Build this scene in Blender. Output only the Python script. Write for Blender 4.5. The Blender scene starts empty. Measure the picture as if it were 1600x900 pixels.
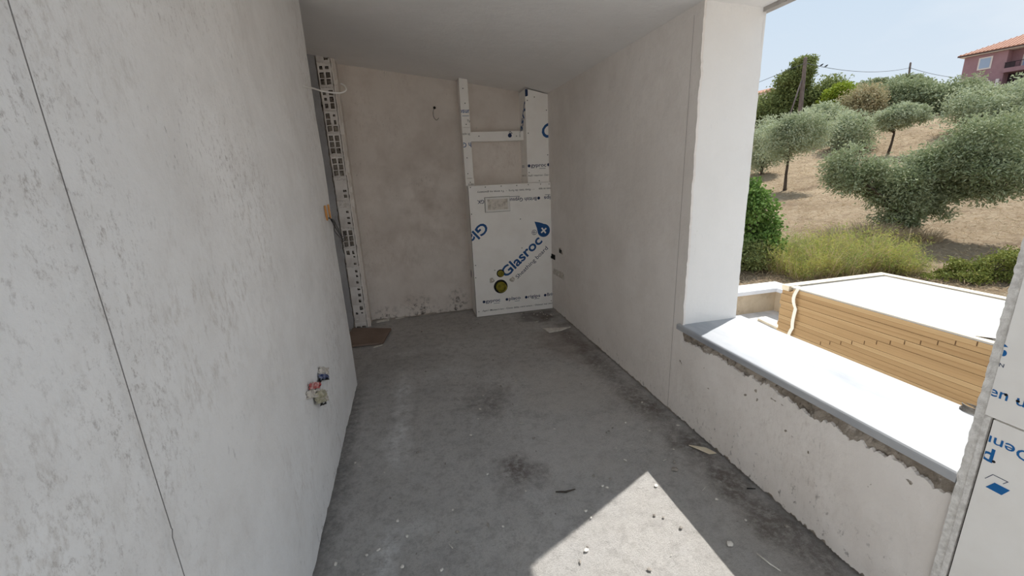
import bpy, bmesh, math, random
import numpy as np
from mathutils import Vector, Matrix, noise

random.seed(7); rng = np.random.default_rng(7)
sc = bpy.context.scene
COL = sc.collection

# ------------------------------------------------------------------ camera
cam_d = bpy.data.cameras.new('camera'); cam = bpy.data.objects.new('camera', cam_d); COL.objects.link(cam)
cam_d.sensor_width = 36; cam_d.lens = 36*659.26/1600; cam_d.clip_end = 1000; cam_d.clip_start = 0.02
right = Vector((0.97, -0.239, -0.042)); back = Vector((-0.22, -0.94, 0.261)).normalized()
right = (right - back*right.dot(back)).normalized(); up = back.cross(right)
cam.matrix_world = Matrix(((right.x, up.x, back.x, 0), (right.y, up.y, back.y, 0), (right.z, up.z, back.z, 1.45), (0, 0, 0, 1)))
sc.camera = cam

# ------------------------------------------------------------------ sky, sun, exposure
SKY_STRENGTH = 1.09
SUN_ENERGY = 6.8
EXPOSURE = 0.0
world = bpy.data.worlds.new('world'); sc.world = world; world.use_nodes = True
nt = world.node_tree; nt.nodes.clear()
wo = nt.nodes.new('ShaderNodeOutputWorld'); bg = nt.nodes.new('ShaderNodeBackground'); bg.inputs[1].default_value = SKY_STRENGTH
tc = nt.nodes.new('ShaderNodeTexCoord'); sep = nt.nodes.new('ShaderNodeSeparateXYZ'); nt.links.new(tc.outputs['Generated'], sep.inputs[0])
ramp = nt.nodes.new('ShaderNodeValToRGB'); nt.links.new(sep.outputs['Z'], ramp.inputs[0])
ramp.color_ramp.elements[0].position = 0.0; ramp.color_ramp.elements[0].color = (.70, .77, .84, 1)
ramp.color_ramp.elements[1].position = 0.5; ramp.color_ramp.elements[1].color = (.48, .63, .80, 1)
mp = nt.nodes.new('ShaderNodeMapping'); nt.links.new(tc.outputs['Generated'], mp.inputs[0]); mp.inputs['Scale'].default_value = (1.0, 1.0, 2.6)
nz = nt.nodes.new('ShaderNodeTexNoise'); nt.links.new(mp.outputs[0], nz.inputs['Vector']); nz.inputs['Scale'].default_value = 2.2; nz.inputs['Detail'].default_value = 5; nz.inputs['Roughness'].default_value = .5
mr = nt.nodes.new('ShaderNodeMapRange'); nt.links.new(nz.outputs[0], mr.inputs[0]); mr.inputs[1].default_value = .42; mr.inputs[2].default_value = .66
mixw = nt.nodes.new('ShaderNodeMix'); mixw.data_type = 'RGBA'; nt.links.new(mr.outputs[0], mixw.inputs[0]); nt.links.new(ramp.outputs[0], mixw.inputs[6]); mixw.inputs[7].default_value = (.78, .83, .88, 1)
nt.links.new(mixw.outputs[2], bg.inputs[0]); nt.links.new(bg.outputs[0], wo.inputs[0])
sd = bpy.data.lights.new('sun', 'SUN'); sun = bpy.data.objects.new('sun', sd); COL.objects.link(sun)
sd.energy = SUN_ENERGY; sd.angle = math.radians(.6); sd.color = (1, .97, .92)
sdir = Vector((.898, .440, 1.30)).normalized()
sun.rotation_euler = sdir.to_track_quat('Z', 'Y').to_euler(); sun.location = (20, 10, 20)
sc.cycles.diffuse_bounces = 12; sc.cycles.max_bounces = 14
vs = sc.view_settings; vs.view_transform = 'Standard'; vs.look = 'None'; vs.gamma = 1; vs.use_curve_mapping = False; vs.exposure = EXPOSURE

# ------------------------------------------------------------------ materials
def srgb(r, g, b):
    f = lambda c: (c/255/12.92) if c/255 <= .04045 else ((c/255+.055)/1.055)**2.4
    return (f(r), f(g), f(b), 1)

class NT:
    def __init__(s, name):
        s.m = bpy.data.materials.new(name); s.m.use_nodes = True; s.t = s.m.node_tree
        s.b = s.t.nodes['Principled BSDF']; s.tc = s.t.nodes.new('ShaderNodeTexCoord'); s.out = s.tc.outputs['Object']
    def n(s, t): return s.t.nodes.new(t)
    def l(s, a, b): s.t.links.new(a, b)
    def noise(s, scale, lo, hi, detail=6, stretch=(1, 1, 1), rough=.6, off=(0, 0, 0), rot=(0, 0, 0)):
        mp = s.n('ShaderNodeMapping'); s.l(s.out, mp.inputs[0]); mp.inputs['Scale'].default_value = stretch; mp.inputs['Location'].default_value = off; mp.inputs['Rotation'].default_value = rot
        nz = s.n('ShaderNodeTexNoise'); s.l(mp.outputs[0], nz.inputs['Vector']); nz.inputs['Scale'].default_value = scale; nz.inputs['Detail'].default_value = detail; nz.inputs['Roughness'].default_value = rough
        mr = s.n('ShaderNodeMapRange'); s.l(nz.outputs[0], mr.inputs[0]); mr.inputs[1].default_value = lo; mr.inputs[2].default_value = hi
        return mr.outputs[0]
    def blob(s, c, r, distort=.3, soft=.6):
        mp = s.n('ShaderNodeMapping'); s.l(s.out, mp.inputs[0]); mp.inputs['Location'].default_value = [-c[i]/r[i] for i in range(3)]; mp.inputs['Scale'].default_value = [1/q for q in r]
        nz = s.n('ShaderNodeTexNoise'); s.l(s.out, nz.inputs['Vector']); nz.inputs['Scale'].default_value = 5; nz.inputs['Detail'].default_value = 6
        ln = s.n('ShaderNodeVectorMath'); ln.operation = 'LENGTH'; s.l(mp.outputs[0], ln.inputs[0])
        a = s.math('MULTIPLY_ADD', nz.outputs[0], distort*2, -distort); d = s.math('ADD', ln.outputs['Value'], a)
        mr = s.n('ShaderNodeMapRange'); s.l(d, mr.inputs[0]); mr.inputs[1].default_value = 1.0; mr.inputs[2].default_value = 1-soft
        return mr.outputs[0]
    def math(s, op, a, b, c=None):
        m = s.n('ShaderNodeMath'); m.operation = op
        for i, v in enumerate((a, b, c)):
            if v is None: continue
            if isinstance(v, (int, float)): m.inputs[i].default_value = v
            else: s.l(v, m.inputs[i])
        return m.outputs[0]
    def mix(s, fac, a, b):
        m = s.n('ShaderNodeMix'); m.data_type = 'RGBA'
        if isinstance(fac, (int, float)): m.inputs[0].default_value = fac
        else: s.l(fac, m.inputs[0])
        for i, v in ((6, a), (7, b)):
            if isinstance(v, tuple): m.inputs[i].default_value = v
            else: s.l(v, m.inputs[i])
        return m.outputs[2]
    def done(s, col, rough=.9, bump=None, dist=.002, spec=.3):
        if isinstance(col, tuple): s.b.inputs['Base Color'].default_value = col
        else: s.l(col, s.b.inputs['Base Color'])
        s.b.inputs['Roughness'].default_value = rough; s.b.inputs['Specular IOR Level'].default_value = spec
        if bump is not None:
            bp = s.n('ShaderNodeBump'); bp.inputs['Distance'].default_value = dist; bp.inputs['Strength'].default_value = 1; s.l(bump, bp.inputs['Height']); s.l(bp.outputs[0], s.b.inputs['Normal'])
        return s.m

def plaster(name, base, dark, grime, grime_amt=.5, blotch=1.0, stretch=(1, 1, 1), extra=None):
    k = NT(name)
    c = k.mix(k.noise(1.3, .35, .7, 5), base, dark)
    c = k.mix(k.math('MULTIPLY', k.noise(4, .45, .7, 8, rough=.7), .35*blotch), c, grime)
    patch = k.noise(1.7, .50, .64, 4, off=(3, 7, 1), stretch=stretch)
    speck = k.noise(48, .50, .66, 6, rough=.75, stretch=(1, 1, .45))
    c = k.mix(k.math('MULTIPLY', k.math('MULTIPLY', patch, speck), grime_amt), c, grime)
    p2 = k.noise(2.6, .55, .68, 4, off=(11, 2, 5)); s2 = k.noise(75, .60, .68, 4, rough=.7, stretch=(1, 1, .35))
    c = k.mix(k.math('MULTIPLY', k.math('MULTIPLY', p2, s2), grime_amt), c, srgb(62, 58, 54))
    if extra: c = extra(k, c)
    b = k.math('ADD', k.math('MULTIPLY', k.noise(60, 0, 1, 6, rough=.7), .35), k.noise(9, 0, 1, 5))
    return k.done(c, .92, b, .004, .15)

def left_extra(k, c):
    for cc, r in (((-.49, .75, 1.55), (.3, .30, .55)), ((-.49, .85, 1.05), (.3, .16, .4)), ((-.49, 1.45, 1.5), (.3, .45, .3)), ((-.49, 1.2, 1.9), (.3, .5, .2)), ((-.49, .55, .95), (.3, .3, .3))):
        m = k.math('MULTIPLY', k.blob(cc, r, .5, .9), k.noise(70, .53, .66, 8, rough=.82, stretch=(1, 1, .6)))
        c = k.mix(k.math('MULTIPLY', m, .6), c, srgb(120, 106, 96))
    low = k.math('MULTIPLY', k.blob((-.49, 1.9, .02), (.3, 2.2, .22), .5, .8), k.noise(40, .6, .66, 6, rough=.75, stretch=(1, 1, .3)))
    return k.mix(k.math('MULTIPLY', low, .6), c, srgb(98, 92, 86))
def foot_grime(yc, ylen, zh, amt=.9):
    def f(k, c):
        low = k.math('MULTIPLY', k.blob((1.44, yc, .0), (.5, ylen, zh), .6, .8), k.noise(34, .58, .66, 6, rough=.75, stretch=(1, 1, .6)))
        return k.mix(k.math('MULTIPLY', low, amt), c, srgb(84, 76, 68))
    return f
def back_extra(k, c):
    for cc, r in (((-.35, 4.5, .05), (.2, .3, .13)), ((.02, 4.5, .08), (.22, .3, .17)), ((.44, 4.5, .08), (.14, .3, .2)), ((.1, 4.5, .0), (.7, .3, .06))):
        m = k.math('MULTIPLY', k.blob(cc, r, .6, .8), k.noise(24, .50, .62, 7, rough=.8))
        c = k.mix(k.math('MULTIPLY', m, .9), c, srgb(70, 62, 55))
    m = k.math('MULTIPLY', k.blob((.2, 4.5, 1.2), (.7, .4, 1.0), .4, .9), k.noise(3.5, .4, .65, 6))
    return k.mix(k.math('MULTIPLY', m, .5), c, srgb(152, 138, 126))

M = {}
M['wall_left'] = plaster('plaster_left', srgb(238, 237, 236), srgb(228, 227, 226), srgb(178, 170, 162), .5, .6, extra=left_extra)
M['wall_right'] = plaster('plaster_right', srgb(238, 233, 228), srgb(228, 222, 216), srgb(186, 176, 166), .2, .6, extra=foot_grime(3.0, 1.7, .16, .7))
M['wall_low'] = plaster('plaster_low', srgb(238, 233, 228), srgb(228, 222, 216), srgb(176, 164, 152), .3, .6, extra=foot_grime(1.3, 1.2, .30, .8))
M['wall_back'] = plaster('plaster_back', srgb(226, 219, 212), srgb(212, 204, 196), srgb(186, 172, 162), .4, extra=back_extra)
M['ceiling'] = plaster('ceiling_paint', srgb(236, 234, 232), srgb(230, 228, 226), srgb(212, 208, 204), .15, .5)
M['pillar'] = plaster('pillar_white', srgb(238, 236, 233), srgb(232, 230, 227), srgb(205, 202, 198), .1, .3)
M['jamb'] = plaster('jamb_grey', srgb(168, 168, 170), srgb(150, 150, 152), srgb(120, 118, 116), .6)
M['brick_plaster'] = plaster('brick_whitewash', srgb(232, 229, 226), srgb(212, 207, 202), srgb(140, 132, 126), .7, 1.1)
M['parapet'] = plaster('parapet_render', srgb(214, 200, 178), srgb(196, 180, 156), srgb(158, 138, 112), .8, 1.5)

def mortar():
    k = NT('mortar'); c = k.mix(k.noise(6, .35, .65, 8), srgb(190, 180, 168), srgb(150, 140, 128))
    c = k.mix(k.noise(18, .56, .66, 8, rough=.7), c, srgb(214, 208, 200)); c = k.mix(k.noise(30, .60, .68, 6, off=(4, 4, 4)), c, srgb(92, 82, 74))
    return k.done(c, .95, k.noise(40, 0, 1, 8, rough=.75), .012, .1)
M['mortar'] = mortar()

def floor_mat():
    k = NT('concrete_floor')
    c = k.mix(k.noise(1.4, .32, .68, 8, rough=.65), srgb(214, 211, 208), srgb(188, 185, 182))
    c = k.mix(k.math('MULTIPLY', k.noise(7, .42, .68, 9, rough=.7, off=(2, 9, 0)), .5), c, srgb(212, 208, 203))
    c = k.mix(k.math('MULTIPLY', k.noise(16, .48, .62, 8, rough=.75, off=(4, 2, 7)), .45), c, srgb(146, 142, 139))
    c = k.mix(k.math('MULTIPLY', k.noise(34, .50, .60, 6, rough=.75, off=(9, 2, 7)), .4), c, srgb(212, 209, 205))
    c = k.mix(k.math('MULTIPLY', k.noise(90, .5, .72, 6, rough=.8), .5), c, srgb(130, 126, 122))
    c = k.mix(k.math('MULTIPLY', k.noise(150, .58, .70, 4, rough=.8, off=(5, 1, 2)), .5), c, srgb(210, 206, 200))
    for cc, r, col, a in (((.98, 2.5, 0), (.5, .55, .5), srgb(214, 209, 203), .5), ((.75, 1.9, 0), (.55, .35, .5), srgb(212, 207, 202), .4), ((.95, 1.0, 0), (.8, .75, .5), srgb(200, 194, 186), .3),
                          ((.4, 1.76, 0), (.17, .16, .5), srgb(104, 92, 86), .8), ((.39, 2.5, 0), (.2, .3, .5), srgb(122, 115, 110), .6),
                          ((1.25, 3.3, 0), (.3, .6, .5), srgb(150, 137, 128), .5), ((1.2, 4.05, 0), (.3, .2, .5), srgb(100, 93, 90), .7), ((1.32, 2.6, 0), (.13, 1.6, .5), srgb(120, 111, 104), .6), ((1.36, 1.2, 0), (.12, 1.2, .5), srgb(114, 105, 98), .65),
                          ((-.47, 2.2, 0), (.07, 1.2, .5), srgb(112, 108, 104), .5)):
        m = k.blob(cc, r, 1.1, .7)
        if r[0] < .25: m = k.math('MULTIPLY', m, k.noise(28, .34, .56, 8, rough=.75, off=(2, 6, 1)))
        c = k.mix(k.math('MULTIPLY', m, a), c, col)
    for cc, r, a in (((-.17, 2.75, 0), (.09, .50, .5), .95), ((-.21, 2.2, 0), (.10, .34, .5), .9), ((-.22, 1.42, 0), (.06, .24, .5), 1.0), ((-.1, 1.55, 0), (.16, .06, .5), .5), ((.15, 3.05, 0), (.25, .2, .5), .5), ((-.1, 3.5, 0), (.3, .07, .5), .5), ((.35, 3.5, 0), (.4, .3, .5), .35)):
        m = k.math('MULTIPLY', k.blob(cc, r, .9, .9), k.noise(22, .38, .62, 8, rough=.75)); c = k.mix(k.math('MULTIPLY', m, a), c, srgb(242, 241, 240))
    m = k.math('MULTIPLY', k.noise(3, .5, .62, 4, off=(8, 8, 1)), k.noise(34, .62, .68, 5, rough=.7, off=(1, 1, 9))); c = k.mix(k.math('MULTIPLY', m, .6), c, srgb(204, 202, 200))
    b = k.math('ADD', k.math('MULTIPLY', k.noise(160, .3, .8, 6, rough=.8), .8), k.noise(24, 0, 1, 6, rough=.7))
    return k.done(c, .92, b, .008, .12)
M['floor'] = floor_mat()

def simple(name, a, b=None, scale=8, rough=.7, bump=0, spec=.3, stretch=(1, 1, 1), lo=.4, hi=.65):
    k = NT(name); c = a if b is None else k.mix(k.noise(scale, lo, hi, 6, stretch=stretch), a, b)
    return k.done(c, rough, k.noise(scale*5, 0, 1, 5) if bump else None, bump or .001, spec)
M['marble'] = simple('white_marble', srgb(175, 177, 180), srgb(148, 152, 159), 4, .55, stretch=(1, .35, 1), lo=.5, hi=.72)
M['coping'] = simple('coping_white', srgb(236, 238, 242), srgb(226, 228, 233), 5, .6)
M['board'] = simple('board_face', srgb(246, 244, 240), srgb(240, 237, 232), 6, .75, lo=.4, hi=.7)
M['board_edge'] = simple('board_core', srgb(240, 238, 234), srgb(208, 205, 200), 60, .95, .002)
M['board_joint'] = simple('joint_dark', srgb(70, 66, 62))
M['print_blue'] = simple('print_blue', srgb(38, 84, 138))
M['print_navy'] = simple('print_navy', srgb(34, 52, 88))
M['print_black'] = simple('print_black', srgb(58, 58, 62))
M['print_bright'] = simple('print_bright_blue', srgb(30, 104, 168))
M['screw'] = simple('screw_black', srgb(22, 22, 24), rough=.4)
M['white_plastic'] = simple('white_plastic', srgb(232, 230, 226), rough=.4)
M['dusty'] = simple('dusty_plaster', srgb(214, 208, 198), srgb(182, 174, 164), 30, .9, .003)
M['blank'] = simple('blank_plate', srgb(222, 216, 206), srgb(184, 177, 167), 24, .9, .003, lo=.48, hi=.66)
M['seam_shade'] = simple('seam_shade_grey', srgb(120, 116, 110))
M['pipe'] = simple('olive_pipe', srgb(176, 164, 62), srgb(136, 124, 40), 14, .45)
M['pipe_in'] = simple('pipe_inside', srgb(150, 138, 44), srgb(96, 88, 26), 20, .5)
M['rubber'] = simple('rubber', srgb(26, 25, 24))
M['orange'] = simple('orange_plastic', srgb(196, 138, 76), rough=.35)
M['black_wire'] = simple('black_wire', srgb(34, 34, 38), rough=.4)
M['blue_plastic'] = simple('blue_plastic', srgb(52, 66, 112), srgb(150, 156, 172), 34, .5)
M['red_plastic'] = simple('red_plastic', srgb(176, 60, 62), srgb(222, 196, 190), 34, .5)
M['beige_plug'] = simple('beige_plug', srgb(196, 190, 168), srgb(150, 144, 120), 40, .9, .004)
M['hole'] = simple('hole_dark', srgb(24, 21, 19))  # near-black colour puts in the shade inside holes and slots
M['string'] = simple('string', srgb(116, 112, 110))
M['pencil'] = simple('pencil', srgb(150, 142, 136))
M['cardboard'] = simple('brown_board', srgb(140, 122, 110), srgb(126, 108, 96), 6, .8)
M['chip'] = simple('chip_white', srgb(222, 218, 210), srgb(196, 190, 182), 40, .9)
M['stone'] = simple('chip_grey', srgb(160, 154, 146), srgb(120, 114, 108), 40, .95)
M['twig'] = simple('twig', srgb(64, 58, 52))
M['tan'] = simple('board_paper_edge', srgb(172, 142, 102), srgb(156, 126, 88), 3, .75, stretch=(1, .15, 8))
M['tan2'] = simple('board_paper_edge_light', srgb(184, 156, 116), srgb(170, 140, 100), 3, .75, stretch=(1, .15, 8))
M['sheet_top'] = simple('sheet_white', srgb(178, 177, 175), srgb(170, 168, 164), 4, .65)
M['cream'] = simple('cream_paper', srgb(228, 218, 196), srgb(218, 204, 178), 6, .7)
M['tick'] = simple('tick', srgb(92, 66, 40))
M['strap'] = simple('strap_white', srgb(236, 230, 216), rough=.4)
M['terrace'] = simple('terrace_slab', srgb(206, 204, 203), srgb(184, 182, 180), 5, .9, .002)
M['slab_edge'] = simple('slab_edge', srgb(176, 172, 168), srgb(150, 146, 142), 6, .9)
M['pole'] = simple('pole_wood', srgb(132, 118, 112), srgb(96, 84, 80), 6, .9, stretch=(4, 4, .5))
M['cable'] = simple('cable', srgb(88, 92, 100))
M['bird'] = simple('bird', srgb(50, 52, 56))
M['house'] = simple('house_mauve', srgb(160, 128, 134), srgb(150, 118, 125), .6, .9)
M['house_white'] = simple('house_white', srgb(222, 214, 210))
M['glass'] = simple('shutter_blue', srgb(160, 178, 204), rough=.3)
M['dark'] = simple('house_dark', srgb(58, 46, 52))
M['bark'] = simple('bark', srgb(92, 80, 68), srgb(60, 50, 42), 12, .95, .01, stretch=(1, 1, .3))
def tile_mat():
    k = NT('roof_tile'); return k.done(k.mix(k.noise(3, .4, .65, 5), srgb(178, 132, 108), srgb(158, 110, 90)), .85)
M['tile'] = tile_mat()
def ground_mat():
    k = NT('dry_ground')
    c = k.mix(k.noise(.55, .35, .65, 8, rough=.65), srgb(178, 158, 132), srgb(150, 130, 106))
    c = k.mix(k.math('MULTIPLY', k.noise(5, .45, .65, 8, rough=.75, stretch=(1, 1, 1)), .6), c, srgb(194, 178, 154))
    c = k.mix(k.math('MULTIPLY', k.noise(1.1, .55, .68, 6, off=(7, 3, 0)), .6), c, srgb(122, 104, 88))
    c = k.mix(k.math('MULTIPLY', k.noise(14, .5, .65, 8, rough=.8), .45), c, srgb(116, 94, 70))
    return k.done(c, .98, k.noise(6, 0, 1, 9, rough=.8), .12, .05)
M['ground'] = ground_mat()
def leaf_mat(name, a, b, cdark, scale=2.2, trans=.22):
    k = NT(name); c = k.mix(k.noise(scale, .38, .62, 3), a, b); c = k.mix(k.noise(scale*9, .5, .7, 2, off=(3, 3, 3)), c, cdark)
    k.done(c, .75, spec=.12)
    t = k.n('ShaderNodeBsdfTranslucent'); k.l(c, t.inputs[0]); ms = k.n('ShaderNodeMixShader'); ms.inputs[0].default_value = trans
    k.l(k.b.outputs[0], ms.inputs[1]); k.l(t.outputs[0], ms.inputs[2]); k.l(ms.outputs[0], k.t.nodes['Material Output'].inputs[0]); return k.m
M['olive'] = leaf_mat('olive_leaf', srgb(180, 187, 156), srgb(150, 161, 124), srgb(204, 208, 186))
M['olive_dark'] = leaf_mat('olive_leaf_dark', srgb(156, 165, 130), srgb(124, 136, 96), srgb(192, 197, 170))
M['ever'] = leaf_mat('evergreen_leaf', srgb(136, 146, 92), srgb(112, 124, 74), srgb(160, 166, 112))
M['yellow'] = leaf_mat('yellow_green_leaf', srgb(150, 164, 56), srgb(120, 142, 48), srgb(180, 186, 84))
M['brown_olive'] = leaf_mat('brown_olive_leaf', srgb(180, 170, 136), srgb(162, 160, 126), srgb(190, 162, 128))
M['bush'] = leaf_mat('glossy_bush_leaf', srgb(112, 142, 72), srgb(84, 114, 54), srgb(148, 172, 104), 3)
M['fennel'] = leaf_mat('fennel_frond', srgb(176, 178, 96), srgb(124, 146, 80), srgb(200, 180, 108), 2.5, .35)
M['scrub'] = leaf_mat('scrub_leaf', srgb(124, 132, 66), srgb(98, 110, 54), srgb(166, 160, 96), 4)
M['straw'] = leaf_mat('straw', srgb(196, 176, 146), srgb(172, 150, 120), srgb(208, 194, 168), 3, .2)

# ------------------------------------------------------------------ mesh helpers
def link(o, parent=None):
    COL.objects.link(o)
    if parent is not None:
        o.parent = parent; o.matrix_parent_inverse = parent.matrix_world.inverted() if parent.type != 'EMPTY' else Matrix.Translation(-parent.location)
    return o
def mesh(name, v, f, mat, parent=None, smooth=False):
    me = bpy.data.meshes.new(name); me.from_pydata([tuple(p) for p in v], [], f); me.update()
    if smooth: me.polygons.foreach_set('use_smooth', [True]*len(me.polygons))
    if isinstance(mat, (list, tuple)):
        for q in mat: me.materials.append(M[q])
    else: me.materials.append(M[mat])
    return link(bpy.data.objects.new(name, me), parent)
def from_bm(name, bm, mat, parent=None, smooth=False):
    me = bpy.data.meshes.new(name); bmesh.ops.recalc_face_normals(bm, faces=bm.faces); bm.to_mesh(me); bm.free()
    if smooth: me.polygons.foreach_set('use_smooth', [True]*len(me.polygons))
    me.materials.append(M[mat]); return link(bpy.data.objects.new(name, me), parent)
BF = [(0, 3, 2, 1), (4, 5, 6, 7), (0, 1, 5, 4), (1, 2, 6, 5), (2, 3, 7, 6), (3, 0, 4, 7)]
def bv(lo, hi):
    (a, b, c), (d, e, f) = lo, hi
    return [(a, b, c), (d, b, c), (d, e, c), (a, e, c), (a, b, f), (d, b, f), (d, e, f), (a, e, f)]
def box(name, lo, hi, mat, parent=None, bevel=0, seg=2):
    if not bevel: return mesh(name, bv(lo, hi), BF, mat, parent)
    bm = bmesh.new(); vs_ = [bm.verts.new(p) for p in bv(lo, hi)]
    for q in BF: bm.faces.new([vs_[i] for i in q])
    bmesh.ops.bevel(bm, geom=bm.edges[:], offset=bevel, segments=seg, affect='EDGES', profile=.6)
    return from_bm(name, bm, mat, parent)
def tube_geo(pts, rad, n=8, caps=True):
    pts = [Vector(p) for p in pts]; V, F = [], []
    if not isinstance(rad, (list, tuple)): rad = [rad]*len(pts)
    prev = None
    for i, p in enumerate(pts):
        d = (pts[min(i+1, len(pts)-1)]-pts[max(i-1, 0)]).normalized()
        a = d.orthogonal().normalized() if prev is None else (prev-d*prev.dot(d)).normalized()
        prev = a; b = d.cross(a)
        for k in range(n):
            t = 2*math.pi*k/n; V.append(p+(a*math.cos(t)+b*math.sin(t))*rad[i])
    for i in range(len(pts)-1):
        for k in range(n):
            F.append((i*n+k, i*n+(k+1) % n, (i+1)*n+(k+1) % n, (i+1)*n+k))
    if caps: F.append(tuple(range(n))[::-1]); F.append(tuple((len(pts)-1)*n+k for k in range(n)))
    return V, F
def tube(name, pts, rad, mat, parent=None, n=8):
    V, F = tube_geo(pts, rad, n); return mesh(name, V, F, mat, parent, True)
def join_geo(parts):
    V, F = [], []
    for v, f in parts:
        o = len(V); V += list(v); F += [tuple(i+o for i in q) for q in f]
    return V, F
def tag(o, label, cat, group=None, kind=None):
    o['label'] = label; o['category'] = cat
    if group: o['group'] = group
    if kind: o['kind'] = kind
    return o
def struct(o, label=None, cat=None):
    o['kind'] = 'structure'
    if label: o['label'] = label
    if cat: o['category'] = cat
    return o
def thing(name, loc, label, cat, group=None):
    o = bpy.data.objects.new(name, None); o.location = loc; o.empty_display_size = .1; COL.objects.link(o); return tag(o, label, cat, group)
def fb(p, s=1.0):
    return noise.fractal(Vector(p)*s, 1.0, 2.0, 4)
def skin(name, o, U, V, lu, lv, nu, nv, thick, mat, parent=None, amp=.003, freq=3, edges=None, seed=0, efreq=14):
    """plaster skin: a wavy sheet with ragged borders and real thickness; U x V gives the outward normal"""
    o = Vector(o); U = Vector(U).normalized(); V = Vector(V).normalized(); N = U.cross(V); edges = edges or {}
    P = []
    for j in range(nv+1):
        for i in range(nu+1):
            u = lu*i/nu; v = lv*j/nv; du = dv = 0
            if i == 0 and 'u0' in edges: du = edges['u0']*(fb((v, seed, 1), efreq)+fb((v, seed, 5), efreq*4)*.5)
            if i == nu and 'u1' in edges: du = edges['u1']*(fb((v, seed, 2), efreq)+fb((v, seed, 6), efreq*4)*.5)
            if j == 0 and 'v0' in edges: dv = edges['v0']*abs(fb((u, seed, 3), efreq)+fb((u, seed, 7), efreq*4)*.5)
            if j == nv and 'v1' in edges: dv = edges['v1']*(fb((u, seed, 9), efreq*.35)*.9+fb((u, seed, 4), efreq)*.5+fb((u, seed, 8), efreq*3.5)*.45)
            h = amp*fb((u+seed, v, 0), freq)
            P.append(o+U*(u+du)+V*(v+dv)+N*h)
    F = []; w = nu+1
    for j in range(nv):
        for i in range(nu):
            F.append((j*w+i, j*w+i+1, (j+1)*w+i+1, (j+1)*w+i))
    ring = [i for i in range(w)]+[j*w+nu for j in range(1, nv+1)]+[nv*w+i for i in range(nu-1, -1, -1)]+[j*w for j in range(nv-1, 0, -1)]
    b0 = len(P)
    for r in ring: P.append(P[r]-N*thick)
    n = len(ring)
    for a in range(n):
        b = (a+1) % n; F.append((ring[a], b0+a, b0+b, ring[b]))
    return mesh(name, P, F, mat, parent)

def text_geo(body, size, bold=0, align='LEFT'):
    cu = bpy.data.curves.new('t', 'FONT'); cu.body = body; cu.size = size; cu.offset = bold; cu.align_x = align; cu.resolution_u = 3; cu.fill_mode = 'BOTH'
    ob = bpy.data.objects.new('t', cu); COL.objects.link(ob); bpy.context.view_layer.update()
    me = bpy.data.meshes.new_from_object(ob.evaluated_get(bpy.context.evaluated_depsgraph_get()))
    bpy.data.objects.remove(ob); bpy.data.curves.remove(cu)
    return me
def lettering(body, size, origin, a, b, mat, parent, bold=0, align='LEFT', clips=(), width=None, off=.0008, me=None, name='lettering'):
    """flat print on a face: a = reading direction, b = up direction of the letters"""
    me = me or text_geo(body, size, bold*size, align)
    a = Vector(a).normalized(); b = Vector(b).normalized(); n = a.cross(b)
    bm = bmesh.new(); bm.from_mesh(me); bpy.data.meshes.remove(me)
    xs = [v.co.x for v in bm.verts]; k = 1
    if width and xs: k = width/(max(xs)-min(xs))
    for v in bm.verts: v.co = Vector(origin)+a*v.co.x*k+b*v.co.y+n*off
    for pc, pn in clips:
        bmesh.ops.bisect_plane(bm, geom=bm.verts[:]+bm.edges[:]+bm.faces[:], plane_co=pc, plane_no=pn, clear_outer=True)
    m2 = bpy.data.meshes.new(name); bm.to_mesh(m2); bm.free(); m2.materials.append(M[mat])
    return link(bpy.data.objects.new(name, m2), parent)
def disc_me(r, n=20, cut=None, sx=1.0):
    me = bpy.data.meshes.new('d'); me.from_pydata([(sx*r*math.cos(2*math.pi*i/n), r*math.sin(2*math.pi*i/n), 0) for i in range(n)], [], [tuple(range(n))]); return me
def poly_me(polys):
    V, F = [], []
    for p in polys:
        F.append(tuple(range(len(V), len(V)+len(p)))); V += [(x, y, 0) for x, y in p]
    me = bpy.data.meshes.new('p'); me.from_pydata(V, [], F); return me

# ------------------------------------------------------------------ the room
XL, XR, XO, YB, YP = -.4915, 1.438, 1.79, 4.50, 1.96
# floor: a gently uneven concrete slab
nx, ny = 60, 110; V = []; F = []
for j in range(ny+1):
    for i in range(nx+1):
        x = -3+(XR+.02+3)*i/nx; y = -3+7.6*j/ny; V.append((x, y, .004*fb((x, y, 0), 2.5)-.004))
for j in range(ny):
    for i in range(nx): a = j*(nx+1)+i; F.append((a, a+1, a+nx+2, a+nx+1))
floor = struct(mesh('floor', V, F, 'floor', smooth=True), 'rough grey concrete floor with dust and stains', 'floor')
box('floor_slab', (-3.2, -3.2, -.5), (XO-.001, 4.7, -.03), 'mortar', floor)
# ceiling: sloping slab, underside follows a shallow fall to the outside
prof = [(-3.2, 2.70), (-.9, 2.545), (-.49, 2.482), (.1, 2.405), (.6, 2.342), (1.2, 2.25), (1.438, 2.194), (1.79, 2.176)]
V = []; F = []; n = len(prof)
for y in (.55, 4.8):  # slab cut short out of view so more daylight reaches the room
    V += [(x, y, z) for x, z in prof]+[(x, y, z+.22) for x, z in prof]
for i in range(n-1):
    F += [(i, 2*n+i, 2*n+i+1, i+1), (n+i, n+i+1, 3*n+i+1, 3*n+i), (i, i+1, n+i+1, n+i), (2*n+i, 3*n+i, 3*n+i+1, 2*n+i+1)]
F += [(0, n, 3*n, 2*n), (n-1, 3*n-1, 4*n-1, 2*n-1)]
ceil_o = struct(mesh('ceiling', V, F, 'ceiling'), 'sloping pale grey plastered ceiling slab', 'ceiling')
box('drip_edge', (1.772, .55, 2.158), (1.812, 4.8, 2.40), 'slab_edge', ceil_o)

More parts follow.
